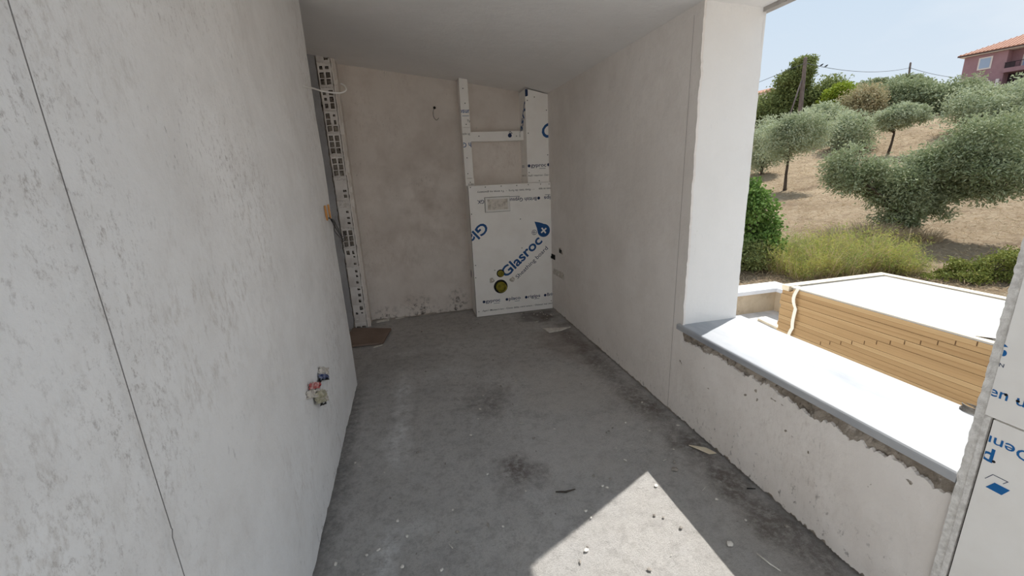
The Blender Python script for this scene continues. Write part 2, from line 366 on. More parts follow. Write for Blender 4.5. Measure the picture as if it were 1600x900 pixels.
# left wall with a doorway at its far end
wl = struct(box('wall_left', (XL-.25, -3.2, -.02), (XL-.012, 2.985, 2.60), 'mortar'), 'big white plastered wall with brown and grey grime on the left', 'wall')
skin('plaster', (XL, -3.1, .012), (0, 1, 0), (0, 0, 1), 6.093, 2.56, 260, 60, .02, 'wall_left', wl, .006, 1.6, {'u1': .010, 'v0': .022}, 1, 9)
skin('reveal_plaster', (XL-.01, 2.986, .01), (-1, 0, 0), (0, 0, 1), .24, 2.56, 6, 40, .01, 'jamb', wl, .003, 3)
# far jamb of the doorway, stripped to hollow bricks
wj = struct(box('wall_jamb', (-.80, 4.345, -.02), (-.505, YB+.05, 2.66), 'mortar'), 'doorway jamb stripped down to hollow bricks beside the back wall', 'wall')
skin('jamb_plaster', (-.80, 4.322, .0), (1, 0, 0), (0, 0, 1), .148, 2.60, 6, 160, .04, 'jamb', wj, .004, 6, {'u1': .012}, 4)
skin('corner_plaster', (-.524, 4.316, .0), (1, 0, 0), (0, 0, 1), .034, 2.60, 3, 160, .04, 'wall_right', wj, .004, 6, {'u0': .010, 'u1': .004}, 5)
skin('return_plaster', (-.492, 4.315, .0), (0, 1, 0), (0, 0, 1), .20, 2.60, 6, 120, .02, 'wall_back', wj, .004, 6, {'v0': .02}, 6)
def brick_mesh(holes):
    xs = [-.055, -.044, -.007, .007, .044, .055]; zs = [-.092, -.077, -.031, -.023, .023, .031, .077, .092]; V = []; F = []
    def vid(p):
        V.append(p); return len(V)-1
    for i in range(5):
        for j in range(7):
            x0, x1, z0, z1 = xs[i], xs[i+1], zs[j], zs[j+1]; h = None
            if i in (1, 3) and j in (1, 3, 5): h = holes.get((i//2, j//2))
            if h is None:
                q = [vid((x0, 0, z0)), vid((x1, 0, z0)), vid((x1, 0, z1)), vid((x0, 0, z1))]; F.append(tuple(q)); continue
            jx = random.uniform(-.003, .003); s, t = h
            a0, a1 = x0+(1-s)*.5*(x1-x0)+jx, x1-(1-s)*.5*(x1-x0)+jx; b0, b1 = z0+(1-t)*random.uniform(.3, .9)*(z1-z0), 0; b1 = b0+t*(z1-z0)
            sk = random.uniform(-.006, .006)
            O = [(x0, 0, z0), (x1, 0, z0), (x1, 0, z1), (x0, 0, z1)]; I = [(a0, 0, b0), (a1, 0, b0+sk*t), (a1-abs(sk)*.5, 0, b1), (a0, 0, b1+sk*.5)]
            o = [vid(p) for p in O]; ii = [vid(p) for p in I]; d = [vid((p[0], .022+.11, p[2])) for p in I]
            for k in range(4):
                k2 = (k+1) % 4; F.append((o[k], o[k2], ii[k2], ii[k])); F.append((ii[k], ii[k2], d[k2], d[k]))
            F.append(tuple(d))
    B = bv((-.055, 0, -.092), (.055, .14, .092)); b0 = len(V); V += B
    for q in (BF[0], BF[1], BF[3], BF[5], BF[4]): F.append(tuple(i+b0 for i in q))
    return V, F, [1 if all(V[i][1] > .001 for i in q[2:]) and max(V[i][1] for i in q) < .1335 and q[0] < b0 else 0 for q in F]
full = {(c, r): (1.0, 1.0) for c in (0, 1) for r in (0, 1, 2)}
def part_holes(d): return {k: v for k, v in d.items()}
layout = [(2.545, {(1, 0): (.9, .9)}), (2.35, {**full, (0, 2): (.7, .6), (1, 2): (.8, .5)}), (2.155, {(0, 0): (.7, .8), (0, 1): (.6, .5), (1, 0): (.9, 1), (1, 1): (.9, 1), (1, 2): (1, .9), (0, 2): (.7, .7)}),
          (1.963, {**full, (1, 2): (.5, .4), (1, 1): (.5, .8)}), (1.774, full), (1.576, full), (1.365, {(1, 0): (.7, .6), (1, 1): (.8, .4)}), (1.117, {(1, 0): (.7, .4), (1, 1): (.7, .35), (1, 2): (.6, .4)}),
          (.916, full), (.724, {(0, 2): (.8, .8), (1, 2): (.5, .7), (1, 1): (.4, .3), (1, 0): (.6, .4)}), (.532, {(1, 0): (.6, .5), (1, 1): (.5, .45), (1, 2): (.6, .5)}), (.34, {(1, 0): (.6, .6), (1, 1): (.7, .6), (1, 2): (.7, .4)}),
          (.15, {(1, 2): (.8, .8), (0, 1): (.6, .5), (1, 1): (.5, .3), (0, 0): (.6, .3)}), (.052, {(0, 0): (1, .8), (1, 0): (1, .9)})]
for z, h in layout:
    V, F, mi = brick_mesh(h); o = mesh('brick', V, F, ['brick_plaster', 'hole'], wj); o.data.polygons.foreach_set('material_index', mi); o.location = Vector(o.location)+Vector((-.584, 4.312+random.uniform(-.003, .004), z)); o.rotation_euler = (random.uniform(-.01, .01), 0, random.uniform(-.02, .02))
for za, zb in zip([q[0] for q in layout], [q[0] for q in layout][1:]):
    if za-zb > .184: skin('mortar_joint', (-.642, 4.3135, zb+.0915), (1, 0, 0), (0, 0, 1), .116, za-zb-.183, 16, 6, .03, 'brick_plaster', wj, .006, 30, {'v0': .004, 'v1': .004}, int(za*100))
# back wall
wb = struct(box('wall_back', (-3.2, YB, -.02), (XO-.01, YB+.2, 2.72), 'mortar'), 'grimy beige plastered back wall of the small room', 'wall')
skin('plaster', (-.505, YB-.012, .008), (1, 0, 0), (0, 0, 1), 1.96, 2.60, 60, 60, .012, 'wall_back', wb, .006, 2.5, {'v0': .025}, 8, 10)
# the unlit room beyond the doorway and the wall behind the viewer
struct(box('wall_far', (-3.2, -3.2, 0), (-3.0, 4.7, 2.8), 'wall_back'), 'far wall of the next room beyond the doorway', 'wall')
# right wall
wr = struct(box('wall_right', (XR+.012, YP+.012, -.02), (XO-.012, YB+.05, 2.21), 'mortar'), 'plain plastered wall on the right before the window opening', 'wall')
skin('plaster', (XR, YB+.02, .01), (0, -1, 0), (0, 0, 1), YB+.02-YP+.004, 2.22, 110, 110, .012, 'wall_right', wr, .005, 2, {'u1': .007, 'v0': .02}, 11, 11)
skin('pillar_plaster', (XR+.008, YP+.002, .0), (1, 0, 0), (0, 0, 1), XO-XR-.008, 2.20, 14, 120, .010, 'pillar', wr, .003, 4, {'u1': .004, 'u0': .006}, 12)
skin('outer_plaster', (XO, YP+.003, -.45), (0, 1, 0), (0, 0, 1), 2.6, 2.65, 20, 30, .012, 'pillar', wr, .003, 3)
mesh('pencil_line', [(XR-.006, 2.018, 2.15), (XR-.006, 2.0205, 2.15), (XR-.006, 2.0445, .02), (XR-.006, 2.042, .02)], [(0, 1, 2, 3)], 'pencil', wr)
# low wall below the window sill, plaster broken away under the marble
lw = struct(box('wall_low', (XR+.02, .69, -.45), (XO-.012, YP+.01, .552), 'mortar'), 'low plastered wall under the marble window sill', 'wall')
skin('mortar_bed', (XR+.010, YP+.01, .30), (0, -1, 0), (0, 0, 1), YP+.01-.69, .252, 160, 30, .01, 'mortar', lw, .014, 22)
skin('plaster', (XR, YP+.012, .01), (0, -1, 0), (0, 0, 1), YP+.012-.69, .490, 420, 30, .014, 'wall_low', lw, .005, 4, {'v0': .026, 'v1': .030}, 14, 15)
skin('outer_plaster', (XO, .69, -.45), (0, 1, 0), (0, 0, 1), 1.26, 1.0, 10, 10, .012, 'pillar', lw, .003, 3)
# closes the next room; behind the viewer left open to let in more daylight
struct(box('wall_rear', (-3.0, -.75, -.02), (XL-.26, -.55, 2.7), 'wall_back'), 'end wall of the next room behind the viewer', 'wall')

# ------------------------------------------------------------------ window sill
bm = bmesh.new(); vs_ = [bm.verts.new(p) for p in bv((1.424, .6895, .553), (1.853, YP+.035, .586))]
for q in BF: bm.faces.new([vs_[i] for i in q])
ed = [e for e in bm.edges if abs(e.verts[0].co.z-.586) < 1e-4 and abs(e.verts[1].co.z-.586) < 1e-4]
bmesh.ops.bevel(bm, geom=ed, offset=.012, segments=3, affect='EDGES', profile=.5)
ed = [e for e in bm.edges if abs(e.verts[0].co.x-1.853) < 1e-3 and abs(e.verts[1].co.x-1.853) < 1e-3 and abs(e.verts[0].co.y-e.verts[1].co.y) < 1e-4 and e.verts[0].co.y > 1.9]
if ed: bmesh.ops.bevel(bm, geom=ed, offset=.03, segments=4, affect='EDGES', profile=.5)
tag(from_bm('window_sill', bm, 'marble'), 'white marble window sill lying on the low wall', 'sill')
o = None
V, F = [], []
parts = []
for i in range(9):
    a = .2*i; parts.append(tube_geo([(1.818+.032*math.cos(t)*.45+.004*i*.3, .888+.030*math.sin(t)+.003*math.sin(i), .588+.0022*i) for t in np.linspace(a, a+5.6, 16)], .0013, 5))
V, F = join_geo(parts); tag(mesh('wire_coil', V, F, 'stone', smooth=True), 'small coil of grey wire lying on the near end of the sill', 'wire')

# ------------------------------------------------------------------ boxed-in cistern
BX0, BX1, BFY, BZ = .588, XR-.002, 4.21, 1.352
bx = thing('cistern_boxing', (1.01, 4.35, 0), 'white sheathing board box around the toilet cistern with blue print', 'boxing')
T = .0125
# front board with pipe holes and flush plate hole cut
def plate_with_holes(x0, x1, z0, z1, y, t, circles, rects):
    bm = bmesh.new()
    cu = bpy.data.curves.new('c', 'CURVE'); cu.dimensions = '2D'; cu.fill_mode = 'BOTH'; cu.extrude = t/2
    def loop(pts):
        s = cu.splines.new('POLY'); s.points.add(len(pts)-1); s.use_cyclic_u = True
        for i, p in enumerate(pts): s.points[i].co = (p[0], p[1], 0, 1)
    loop([(x0, z0), (x1, z0), (x1, z1), (x0, z1)])
    for cx, cz, r in circles: loop([(cx+r*math.cos(-2*math.pi*i/28), cz+r*math.sin(-2*math.pi*i/28)) for i in range(28)])
    for a, b, c, d in rects: loop([(a, c), (a, d), (b, d), (b, c)])
    ob = bpy.data.objects.new('c', cu); COL.objects.link(ob); bpy.context.view_layer.update()
    me = bpy.data.meshes.new_from_object(ob.evaluated_get(bpy.context.evaluated_depsgraph_get())); bpy.data.objects.remove(ob); bpy.data.curves.remove(cu)
    bm.from_mesh(me); bpy.data.meshes.remove(me)
    for v in bm.verts: x, z, d = v.co; v.co = (x, y+t/2+d, z)
    return bm
fp = from_bm('front_board', plate_with_holes(BX0, BX1, 0.004, BZ, BFY, T, [(.864, .311, .070), (.869, .452, .040)], [(.765, .980, 1.105, 1.220)]), 'board', bx)
box('side_board', (BX0+.001, BFY+T, .004), (BX0+T+.001, YB-.015, BZ), 'board', bx)
box('top_board', (BX0+T, BFY+T, BZ-T), (BX1, YB-.015, BZ-.001), 'board', bx)
box('board_seam', (BX0-.0008, BFY-.0008, .01), (BX0+.003, BFY+.004, BZ-.004), 'board_joint', bx)
X, Zu, NX, NZ = (1, 0, 0), (0, 0, 1), (-1, 0, 0), (0, 0, -1)
clipR = [((BX1, 0, 0), (1, 0, 0))]; clipL = [((BX0+.004, 0, 0), (-1, 0, 0))]
fy = BFY
d45 = Vector((.758, 0, .652)).normalized(); u45 = Vector((-d45.z, 0, d45.x))
lettering('Glasroc', .15, (.925, fy, .395), d45, u45, 'print_blue', fp, .022, width=.54)
lettering('Sheathing board', .062, (1.050, fy, .372), d45, u45, 'print_navy', fp, .003, width=.455)
lettering('\u00ae', .075, (1.245, fy, .815), d45, u45, 'print_navy', fp)
drop = [(.072*math.cos(t), .072*math.sin(t)) for t in np.linspace(-.25*math.pi*3.0+.25, .25*math.pi*2.4, 22)]
drop = [(0.068*math.cos(t), .068*math.sin(t)) for t in np.linspace(math.radians(-178), math.radians(88), 26)]+[(-.012, .075), (-.05, .088), (-.098, .098), (-.085, .06), (-.074, .03)]
lettering('', 0, (1.352, fy, .866), X, Zu, 'print_blue', fp, me=poly_me([drop]), off=.0008, name='drop_emblem')
lettering('', 0, (1.352, fy, .866), (.8, 0, .6), (-.6, 0, .8), 'board', fp, me=poly_me([[(-.008, -.036), (.008, -.036), (.008, .036), (-.008, .036)], [(-.036, -.008), (-.008, -.008), (-.008, .008), (-.036, .008)], [(.008, -.008), (.036, -.008), (.036, .008), (.008, .008)]]), off=.0014, name='plus_mark')
# second emblem running off the left edge, upside down
lettering('Glasroc', .15, (.715, fy, 1.005), -d45, -u45, 'print_blue', fp, .022, width=.54, clips=clipL)
def brand(txt, x, z, w, size=.05, clips=(), a=X, b=Zu, par=None, y=None, mat='print_navy'):
    par = par or fp; yy = fy if y is None else y
    A = Vector(a)
    lettering('', 0, Vector((x, yy, z))+A*.014+Vector(b)*.012, a, b, mat, par, me=disc_me(.015, 14), name='brand_mark', clips=clips)
    lettering(txt, size, Vector((x, yy, z))+A*.033, a, b, mat, par, .012, width=w-.033, clips=clips)
    if w > .1: lettering('', 0, Vector((x, yy, z))+A*(w*.62)-Vector(b)*.017, a, b, mat, par, me=poly_me([[(0, -.002), (w*.34, -.002), (w*.34, .002), (0, .002)]]), name='brand_rule', clips=clips)
brand('gyproc', .662, .150, .190); brand('placo', .910, .150, .160); brand('rigips', 1.124, .150, .168); brand('British Gypsum', 1.338, .150, .34, clips=clipR)
lettering("Apin'i Masaart-tuv - Cixso delta cwni acton - Oniesst issi teni", .026, (.655, fy, .055), X, Zu, 'print_black', fp, .004, width=.775)
lettering('- - Easy taas de forq  -  Ts straa na gswaatry', .026, (1.262, fy, 1.296), NX, NZ, 'print_black', fp, .004, width=.585)
lettering('- Ss assss as app', .026, (1.50, fy, 1.298), NX, NZ, 'print_black', fp, .004, width=.19, clips=clipR)
brand('British Gypsum', 1.320, 1.212, .345, a=NX, b=NZ); brand('rigips', 1.535, 1.212, .168, a=NX, b=NZ, clips=clipR)
lettering('GK', .05, (.742, fy, 1.212), NX, NZ, 'print_navy', fp, .012)
lettering('', 0, (BX0+.0005, 4.40, .435), (0, -1, 0), Zu, 'print_navy', bx, me=disc_me(.045, 18, sx=.5), name='brand_mark')
sme = bpy.data.meshes.new('screw'); sv, sf = tube_geo([(0, .001, 0), (0, -.0015, 0)], [.0058, .0042], 8); sme.from_pydata([tuple(p) for p in sv], [], sf); sme.materials.append(M['screw'])
def screw(p, par, rz=0):
    o = bpy.data.objects.new('screw', sme); link(o, par); o.location = Vector(p); o.rotation_euler = (0, 0, rz); return o
for x, z in [(.612, 1.338), (.76, 1.335), (.92, 1.337), (1.08, 1.336), (1.20, 1.338), (1.33, 1.337), (1.42, 1.334), (.606, 1.08), (.612, .56), (.606, .43), (.81, .49), (1.105, 1.0), (1.11, .70), (.615, .06), (1.42, .09)]: screw((x, BFY, z), bx)
# flush frame
fr = box('flush_frame', (.748, BFY-.020, 1.092), (.997, BFY+.004, 1.232), 'white_plastic', bx)
bpy.data.objects.remove(fr)
for nm, lo, hi in (('flush_frame', (.748, BFY-.022, 1.214), (.997, BFY+.004, 1.232)), ('flush_frame', (.748, BFY-.022, 1.092), (.997, BFY+.004, 1.110)), ('flush_frame', (.748, BFY-.022, 1.110), (.770, BFY+.004, 1.214)), ('flush_frame', (.975, BFY-.022, 1.110), (.997, BFY+.004, 1.214))):
    box(nm, lo, hi, 'white_plastic', bx, .003)
box('frame_seam_shade', (.744, BFY-.006, 1.088), (1.001, BFY-.0004, 1.236), 'seam_shade', bx)  # darker rim painting a shaded seam around the frame so it stands out
skin('flush_blank', (.768, BFY-.012, 1.108), X, Zu, .21, .108, 40, 20, .006, 'blank', bx, .006, 16)
# pipes
def ring_pipe(name, cx, cz, r0, r1, ya, yb, mat, par):
    V, F = [], []; n = 28
    for y, r in ((yb, r0), (ya, r0), (ya, r1), (yb, r1)):
        V += [(cx+r*math.cos(2*math.pi*i/n), y, cz+r*math.sin(2*math.pi*i/n)) for i in range(n)]
    for k in range(4):
        for i in range(n): j = (i+1) % n; k2 = (k+1) % 4; F.append((k*n+i, k*n+j, k2*n+j, k2*n+i))
    return mesh(name, V, F, mat, par, True)
def cap(cx, cz, r, y, mat, par):
    V, F = tube_geo([(cx, y+.01, cz), (cx, y, cz), (cx, y-.004, cz), (cx, y-.005, cz)], [r, r, r*.9, r*.6], 24); return mesh('pipe_plug', V, F, mat, par, True)
ring_pipe('waste_pipe', .872, .302, .053, .047, BFY-.018, BFY+.14, 'pipe', bx); cap(.872, .302, .047, BFY+.004, 'pipe_in', bx)
ring_pipe('pipe_seal', .864, .311, .0735, .0545, BFY-.003, BFY+.02, 'rubber', bx)
ring_pipe('flush_pipe', .871, .450, .030, .025, BFY-.018, BFY+.14, 'pipe', bx); cap(.871, .450, .025, BFY, 'pipe_in', bx)
ring_pipe('pipe_seal', .869, .452, .0415, .0315, BFY-.002, BFY+.02, 'rubber', bx)
for x, z in ((.775, .394), (.992, .383)):
    tube('mounting_bolt', [(x, BFY+.01, z), (x, BFY-.05, z-.004), (x, BFY-.052, z-.004)], [.006, .006, .003], 'white_plastic', bx)
    V, F = tube_geo([(x, BFY, z-.01), (x, BFY-.012, z-.01), (x, BFY-.02, z-.012)], [.026, .019, .004], 10); mesh('foam_blob', [(p[0]+random.uniform(-.004, .004), p[1], p[2]+random.uniform(-.006, .006)) for p in V], F, 'dusty', bx, True)

# slim boxed post on top of the box, left
PX0, PX1, PFY = .586, .668, 4.33
pz1 = 2.352
bp_ = thing('boxed_post', (.627, 4.41, BZ), 'slim white boarded post rising from the left of the cistern box', 'post')
def slant_box(name, x0, x1, y0, y1, z0, za, zb, mat, par):
    v = [(x0, y0, z0), (x1, y0, z0), (x1, y1, z0), (x0, y1, z0), (x0, y0, za), (x1, y0, zb), (x1, y1, zb), (x0, y1, za)]
    return mesh(name, v, BF, mat, par)
slant_box('upper_front_board', PX0, PX1, PFY, PFY+T, 1.904, 2.342, 2.330, 'board', bp_)
box('front_board', (PX0, PFY, 1.427), (PX1, PFY+T, 1.901), 'board', bp_)
box('lower_front_board', (PX0, PFY-.003, BZ+.001), (PX1+.004, PFY+T, 1.424), 'board', bp_)
for xa in (PX0+.001, PX1-T-.001): slant_box('side_board', xa, xa+T, PFY+T, YB-.013, BZ+.001, 2.340, 2.330, 'board', bp_)
clP = [((PX0, 0, 0), (-1, 0, 0)), ((PX1, 0, 0), (1, 0, 0))]
lettering('Gypsum', .058, (.502, PFY, 2.035), X, Zu, 'print_blue', bp_, .012, clips=clP)
lettering('', 0, (PX0, PFY, 2.005), X, Zu, 'print_blue', bp_, me=poly_me([[(.01, 0), (.075, 0), (.075, .004), (.01, .004)]]), name='brand_rule')
lettering('Ty', .03, (.640, PFY, 1.952), X, Zu, 'print_black', bp_, .004, clips=clP)
lettering('- 3h epks', .026, (PX1+.01, PFY, 1.848), NX, NZ, 'print_black', bp_, .004, clips=clP)
lettering('British Gypsum', .062, (.80, PFY, 1.762), NX, NZ, 'print_blue', bp_, .012, clips=clP)
lettering('nan a', .026, (PX1, PFY-.003, 1.372), NX, NZ, 'print_black', bp_, .004, clips=clP)
for z in (2.25, 2.12, 1.93, 1.62, 1.47, 1.385): screw((.622+random.uniform(-.012, .012), PFY-(.003 if z < 1.42 else 0), z), bp_)
# boxed column, right
CX0, CFY = 1.208, 4.25
cc_ = thing('boxed_column', (1.32, 4.37, BZ), 'wide white boarded column in the corner above the cistern box', 'column')
cfb = slant_box('front_board', CX0, XR-.001, CFY, CFY+T, BZ+.001, 2.236, 2.186, 'board', cc_)
slant_box('side_board', CX0+.001, CX0+T, CFY+T, YB-.013, BZ+.001, 2.234, 2.232, 'board', cc_)
clC = [((XR-.002, 0, 0), (1, 0, 0)), ((CX0, 0, 0), (-1, 0, 0))]
brand('gyproc', 1.212, 1.508, .195, y=CFY, par=cc_, clips=clC); brand('placo', 1.418, 1.512, .16, y=CFY, par=cc_, clips=clC)
lettering("Auth'r masari-tuv - Cixo de", .026, (1.214, CFY, 1.417), X, Zu, 'print_black', cc_, .004, width=.24, clips=clC)
lettering('Glasroc', .17, (1.415, CFY, 1.755), d45, u45, 'print_blue', cc_, .024, width=.6, clips=clC)
lettering('', 0, (1.213, CFY, 2.20), (.9, 0, .4), (-.4, 0, .9), 'print_navy', cc_, me=disc_me(.035, 16), name='brand_mark', clips=clC+[((1.235, 0, 0), (1, 0, 0)), ((0, 0, 2.23), (0, 0, 1))])
Sx = (0, -1, 0); clS = [((0, CFY+.002, 0), (0, -1, 0)), ((0, YB-.014, 0), (0, 1, 0)), ((0, 0, 2.22), (0, 0, 1))]
ds = Vector((0, -.62, .78)); us = Vector((0, .78, .62))
ds.normalize(); us.normalize()
lettering('lasroc', .15, (CX0+.001, 4.455, 1.80), ds, us, 'print_blue', cc_, .022, clips=clS, width=.46)
lettering('oc u', .05, (CX0+.001, 4.45, 1.508), Sx, Zu, 'print_navy', cc_, .012, clips=clS)
lettering('sust ssat - Cixo', .026, (CX0+.001, 4.47, 1.42), Sx, Zu, 'print_black', cc_, .004, clips=clS)
for x, z in ((1.228, 2.13), (1.30, 2.16), (1.42, 2.04), (1.228, 1.83), (1.425, 1.62), (1.225, 1.455), (1.33, 1.37)): screw((x, CFY, z), cc_)
# crossbar
cb = thing('crossbar', (.94, 4.42, 1.774), 'short white boarded crossbar between the post and the column', 'crossbar')
box('front_board', (PX1+.001, 4.358, 1.774), (CX0, 4.358+T, 1.862), 'board', cb)
box('top_board', (PX1+.001, 4.358+T, 1.849), (CX0, YB-.013, 1.861), 'board', cb); box('bottom_board', (PX1+.001, 4.358+T, 1.775), (CX0, YB-.013, 1.787), 'board', cb)
lettering('', 0, (1.066, 4.358, 1.822), X, Zu, 'print_navy', cb, me=disc_me(.020, 14), name='brand_mark')
lettering('p', .05, (1.082, 4.358, 1.838), (0, 0, 1), (-1, 0, 0), 'print_navy', cb, .012)
lettering('Ts sss', .024, (1.165, 4.358, 1.862), (0, 0, -1), (1, 0, 0), 'print_black', cb, .004, clips=[((0, 0, 1.778), (0, 0, -1))])
screw((.752, 4.358, 1.822), cb); screw((1.135, 4.358, 1.815), cb)

# ------------------------------------------------------------------ boarded pier beside the window, near right
PY = .688
wp = struct(box('wall_pier', (XR+.004, .16, -.45), (XO-.02, PY-.022, 2.21), 'mortar'), 'boarded pier at the near end of the window', 'wall')
bpier = thing('pier_boarding', (1.43, .4, 0), 'printed white sheathing boards screwed to the near window pier', 'boarding')
skin('jamb_board', (1.424, PY, .0), (0, -1, 0), (0, 0, 1), .0205, 2.19, 4, 260, .36, 'board_edge', bpier, .0015, 20, {'u0': .0035}, 21, 30)
slant_box('upper_board', 1.420, 1.4325, .17, .6665, .786, 2.19, 2.188, 'board', bpier)
skin('board_core_edge', (1.4215, .6672, .0), (0, -1, 0), (0, 0, 1), .013, .784, 3, 120, .012, 'board_edge', bpier, .0016, 40, {'u0': .0015}, 23, 40)
box('joint_gap', (1.4300, .644, .0), (1.434, .655, .783), 'board_joint', bpier)  # dark strip stands in for the shadow in the board gap
box('lower_board', (1.4195, .17, .004), (1.432, .6475, .7815), 'board', bpier)
NY = (0, -1, 0); PYd = (0, 1, 0); xf = 1.4195; xu = 1.420
clU = [((0, .665, 0), (0, 1, 0))]; clLo = [((0, .646, 0), (0, 1, 0))]
lettering('Denna', .040, (xf, .560, .7365), PYd, NZ, 'print_bright', bpier, .008, clips=clLo, width=.118)
lettering('p', .055, (xf, .626, .690), PYd, NZ, 'print_bright', bpier, .02, clips=clLo)
lettering('', 0, (xf, .607, .612), NY, Zu, 'print_bright', bpier, me=poly_me([[(-.020, -.020), (.012, -.020), (.024, .004), (-.006, .004)]]), name='logo_mark')
lettering('', 0, (xf, .607, .622), NY, Zu, 'print_navy', bpier, me=poly_me([[(-.026, -.008), (-.0245, -.008), (-.012, .014), (-.0138, .014)], [(-.0138, .0125), (.017, .0125), (.017, .0142), (-.0138, .0142)], [(.017, .0142), (.0155, .0142), (.008, .002), (.0095, .002)]]), name='logo_outline')
lettering('en ut', .040, (xu, .672, .843), NY, Zu, 'print_bright', bpier, .008, clips=clU, width=.085)
lettering('N', .014, (xu, .6665, .925), NY, Zu, 'print_navy', bpier, .004)
lettering('', 0, (xu, .664, .962), NY, Zu, 'print_bright', bpier, me=disc_me(.0085, 14, sx=.75), name='logo_dot', clips=clU)
lettering('', 0, (xu, .6635, .980), NY, Zu, 'print_bright', bpier, me=poly_me([[(-.003, .006), (.005, 0), (-.003, -.002)]]), name='logo_mark')
for y, z, x in ((.626, .6705, xf), (.639, .858, xu), (.616, .853, xu)): o = screw((x, y, z), bpier, -math.pi/2); o.scale = (.75, 1, .75)

# ------------------------------------------------------------------ wall fittings
def ragged_patch(name, y0, y1, z0, z1, x, mat, par, seed, d=.012):
    return skin(name, (x, y0, z0), (0, 1, 0), (0, 0, 1), y1-y0, z1-z0, 14, 10, .004, mat, par, d, 40, {'u0': .014, 'u1': .014, 'v0': .010, 'v1': .010}, seed, 60)
def smear(name, yc, zc, ku, kv, x, mat, par, seed, d=.010):
    U_ = Vector((0, .186, -.087))*ku; V_ = Vector((0, .028, .0315))*kv; o_ = Vector((x, yc, zc))-U_/2-V_/2
    return skin(name, o_, U_, V_, U_.length, V_.length, 16, 10, .004, mat, par, d, 40, {'u0': .030, 'u1': .030, 'v0': .010, 'v1': .010}, seed, 60)
t = thing('blue_box_mouth', (XL, 2.07, .53), 'blue taped electrical box mouth on the left wall, topmost of three', 'wall box')
smear('plaster_smear', 2.09, .545, 1.0, .9, XL+.006, 'dusty', t, 32); smear('tape', 2.055, .530, .85, .75, XL+.010, 'blue_plastic', t, 31); smear('slot', 2.06, .513, .8, .15, XL+.014, 'hole', t, 37, .002)
t = thing('red_box_mouth', (XL, 1.88, .56), 'red electrical box mouth on the left wall between blue and beige ones', 'wall box')
smear('plaster_smear', 1.855, .545, 1.1, .9, XL+.006, 'dusty', t, 34); smear('tape', 1.88, .572, .9, .7, XL+.010, 'red_plastic', t, 33); smear('slot', 1.965, .545, .1, .9, XL+.010, 'hole', t, 38, .002)
t = thing('beige_box_mouth', (XL, 1.94, .47), 'beige plaster-clogged pipe mouth on the left wall, lowest of three', 'wall box')
smear('plug', 1.93, .488, .9, 1.4, XL+.010, 'beige_plug', t, 35, .02); smear('plaster_smear', 2.0, .45, .8, 1.2, XL+.006, 'dusty', t, 36); smear('slot', 1.92, .455, .6, .2, XL+.020, 'hole', t, 39, .002)
# string
pts = [(XL+.012, .767+.0006*math.sin(i), z) for i, z in enumerate(np.linspace(2.45, .85, 20))]+[(XL+.010, .772, .845), (XL+.012, .763, .835), (XL+.012, .762, .4), (XL+.012, .762, .06)]
tag(tube('plumb_string', pts, .0008, 'string', n=5), 'thin grey string hanging straight down the left wall', 'string')
# white cable tail
def bez(pts, n=30):
    P = [Vector(p) for p in pts]; out = []
    for i in range(len(P)-1):
        p0, p1, p2, p3 = P[max(i-1, 0)], P[i], P[i+1], P[min(i+2, len(P)-1)]
        for k in range(n//(len(P)-1)+1):
            t = k/(n//(len(P)-1)+1); out.append(.5*((2*p1)+(-p0+p2)*t+(2*p0-5*p1+4*p2-p3)*t*t+(-p0+3*p1-3*p2+p3)*t**3))
    return out+[P[-1]]
tag(tube('white_cable', bez([(XL-.01, 2.72, 1.968), (XL+.012, 2.80, 1.972), (-.478, 2.98, 1.998), (-.445, 3.10, 2.004), (-.365, 3.18, 2.008), (-.322, 3.22, 2.030), (-.325, 3.24, 2.060), (-.350, 3.25, 2.078)], 56), .0052, 'white_plastic'), 'white cable tail hooked out of the left wall near the ceiling', 'cable')
# wires and connectors
t = thing('wire_connector', (XL, 2.82, 1.27), 'pair of orange wire connectors with black wires on left wall edge', 'connector')
for dy in (-.065, .050):
    y = 2.815+dy; tube('connector_cap', [(XL+.010, y, 1.315), (XL+.012, y, 1.312), (XL+.012, y+.004, 1.25), (XL+.012, y+.008, 1.228), (XL+.012, y+.008, 1.224)], [.003, .006, .0065, .005, .002], 'orange', t, 10)
for k, (a, b) in enumerate((((-.50, 3.2, 1.145), 0), ((-.535, 3.3, 1.10), .006), ((-.52, 3.5, 1.02), -.008))):
    tube('wire', bez([(XL+.012, 2.83+.02*(k-1), 1.235), (XL+.02, 2.95, 1.205-.02*k), a, (-.575, 3.9, .985-.02*k), (-.607, 4.315, .985-.03*k+b)], 32), .0032, 'black_wire', t, 6)
# marks and holes in the walls
t = thing('right_wall_hole', (XR, 3.92, .68), 'small chiselled hole in the right wall beside the cistern box', 'hole')
skin('rim', (XR-.003, 3.975, .655), (0, -1, 0), (0, 0, 1), .10, .06, 12, 8, .004, 'mortar', t, .008, 30, {'u0': .01, 'u1': .01, 'v0': .01, 'v1': .01}, 41, 50)
box('pocket', (XR-.0115, 3.895, .668), (XR-.006, 3.955, .702), 'hole', t)
t = thing('right_wall_slot', (XR, 4.15, .59), 'dark slot with a pipe stub at the corner of the cistern box', 'hole')
box('pocket', (XR-.010, 4.10, .565), (XR-.004, 4.20, .615), 'hole', t); tube('pipe_stub', [(XR-.004, 4.15, .588), (XR-.03, 4.15, .588), (XR-.032, 4.15, .588)], [.014, .014, .008], 'rubber', t)
tag(skin('filler_patch', (XR-.003, 4.16, .40), (0, -1, 0), (0, 0, 1), .30, .07, 20, 8, .004, 'dusty', None, .008, 20, {'u0': .02, 'u1': .02, 'v0': .02, 'v1': .02}, 43, 30), 'rough filler patch low on the right wall by the cistern box', 'filler patch')
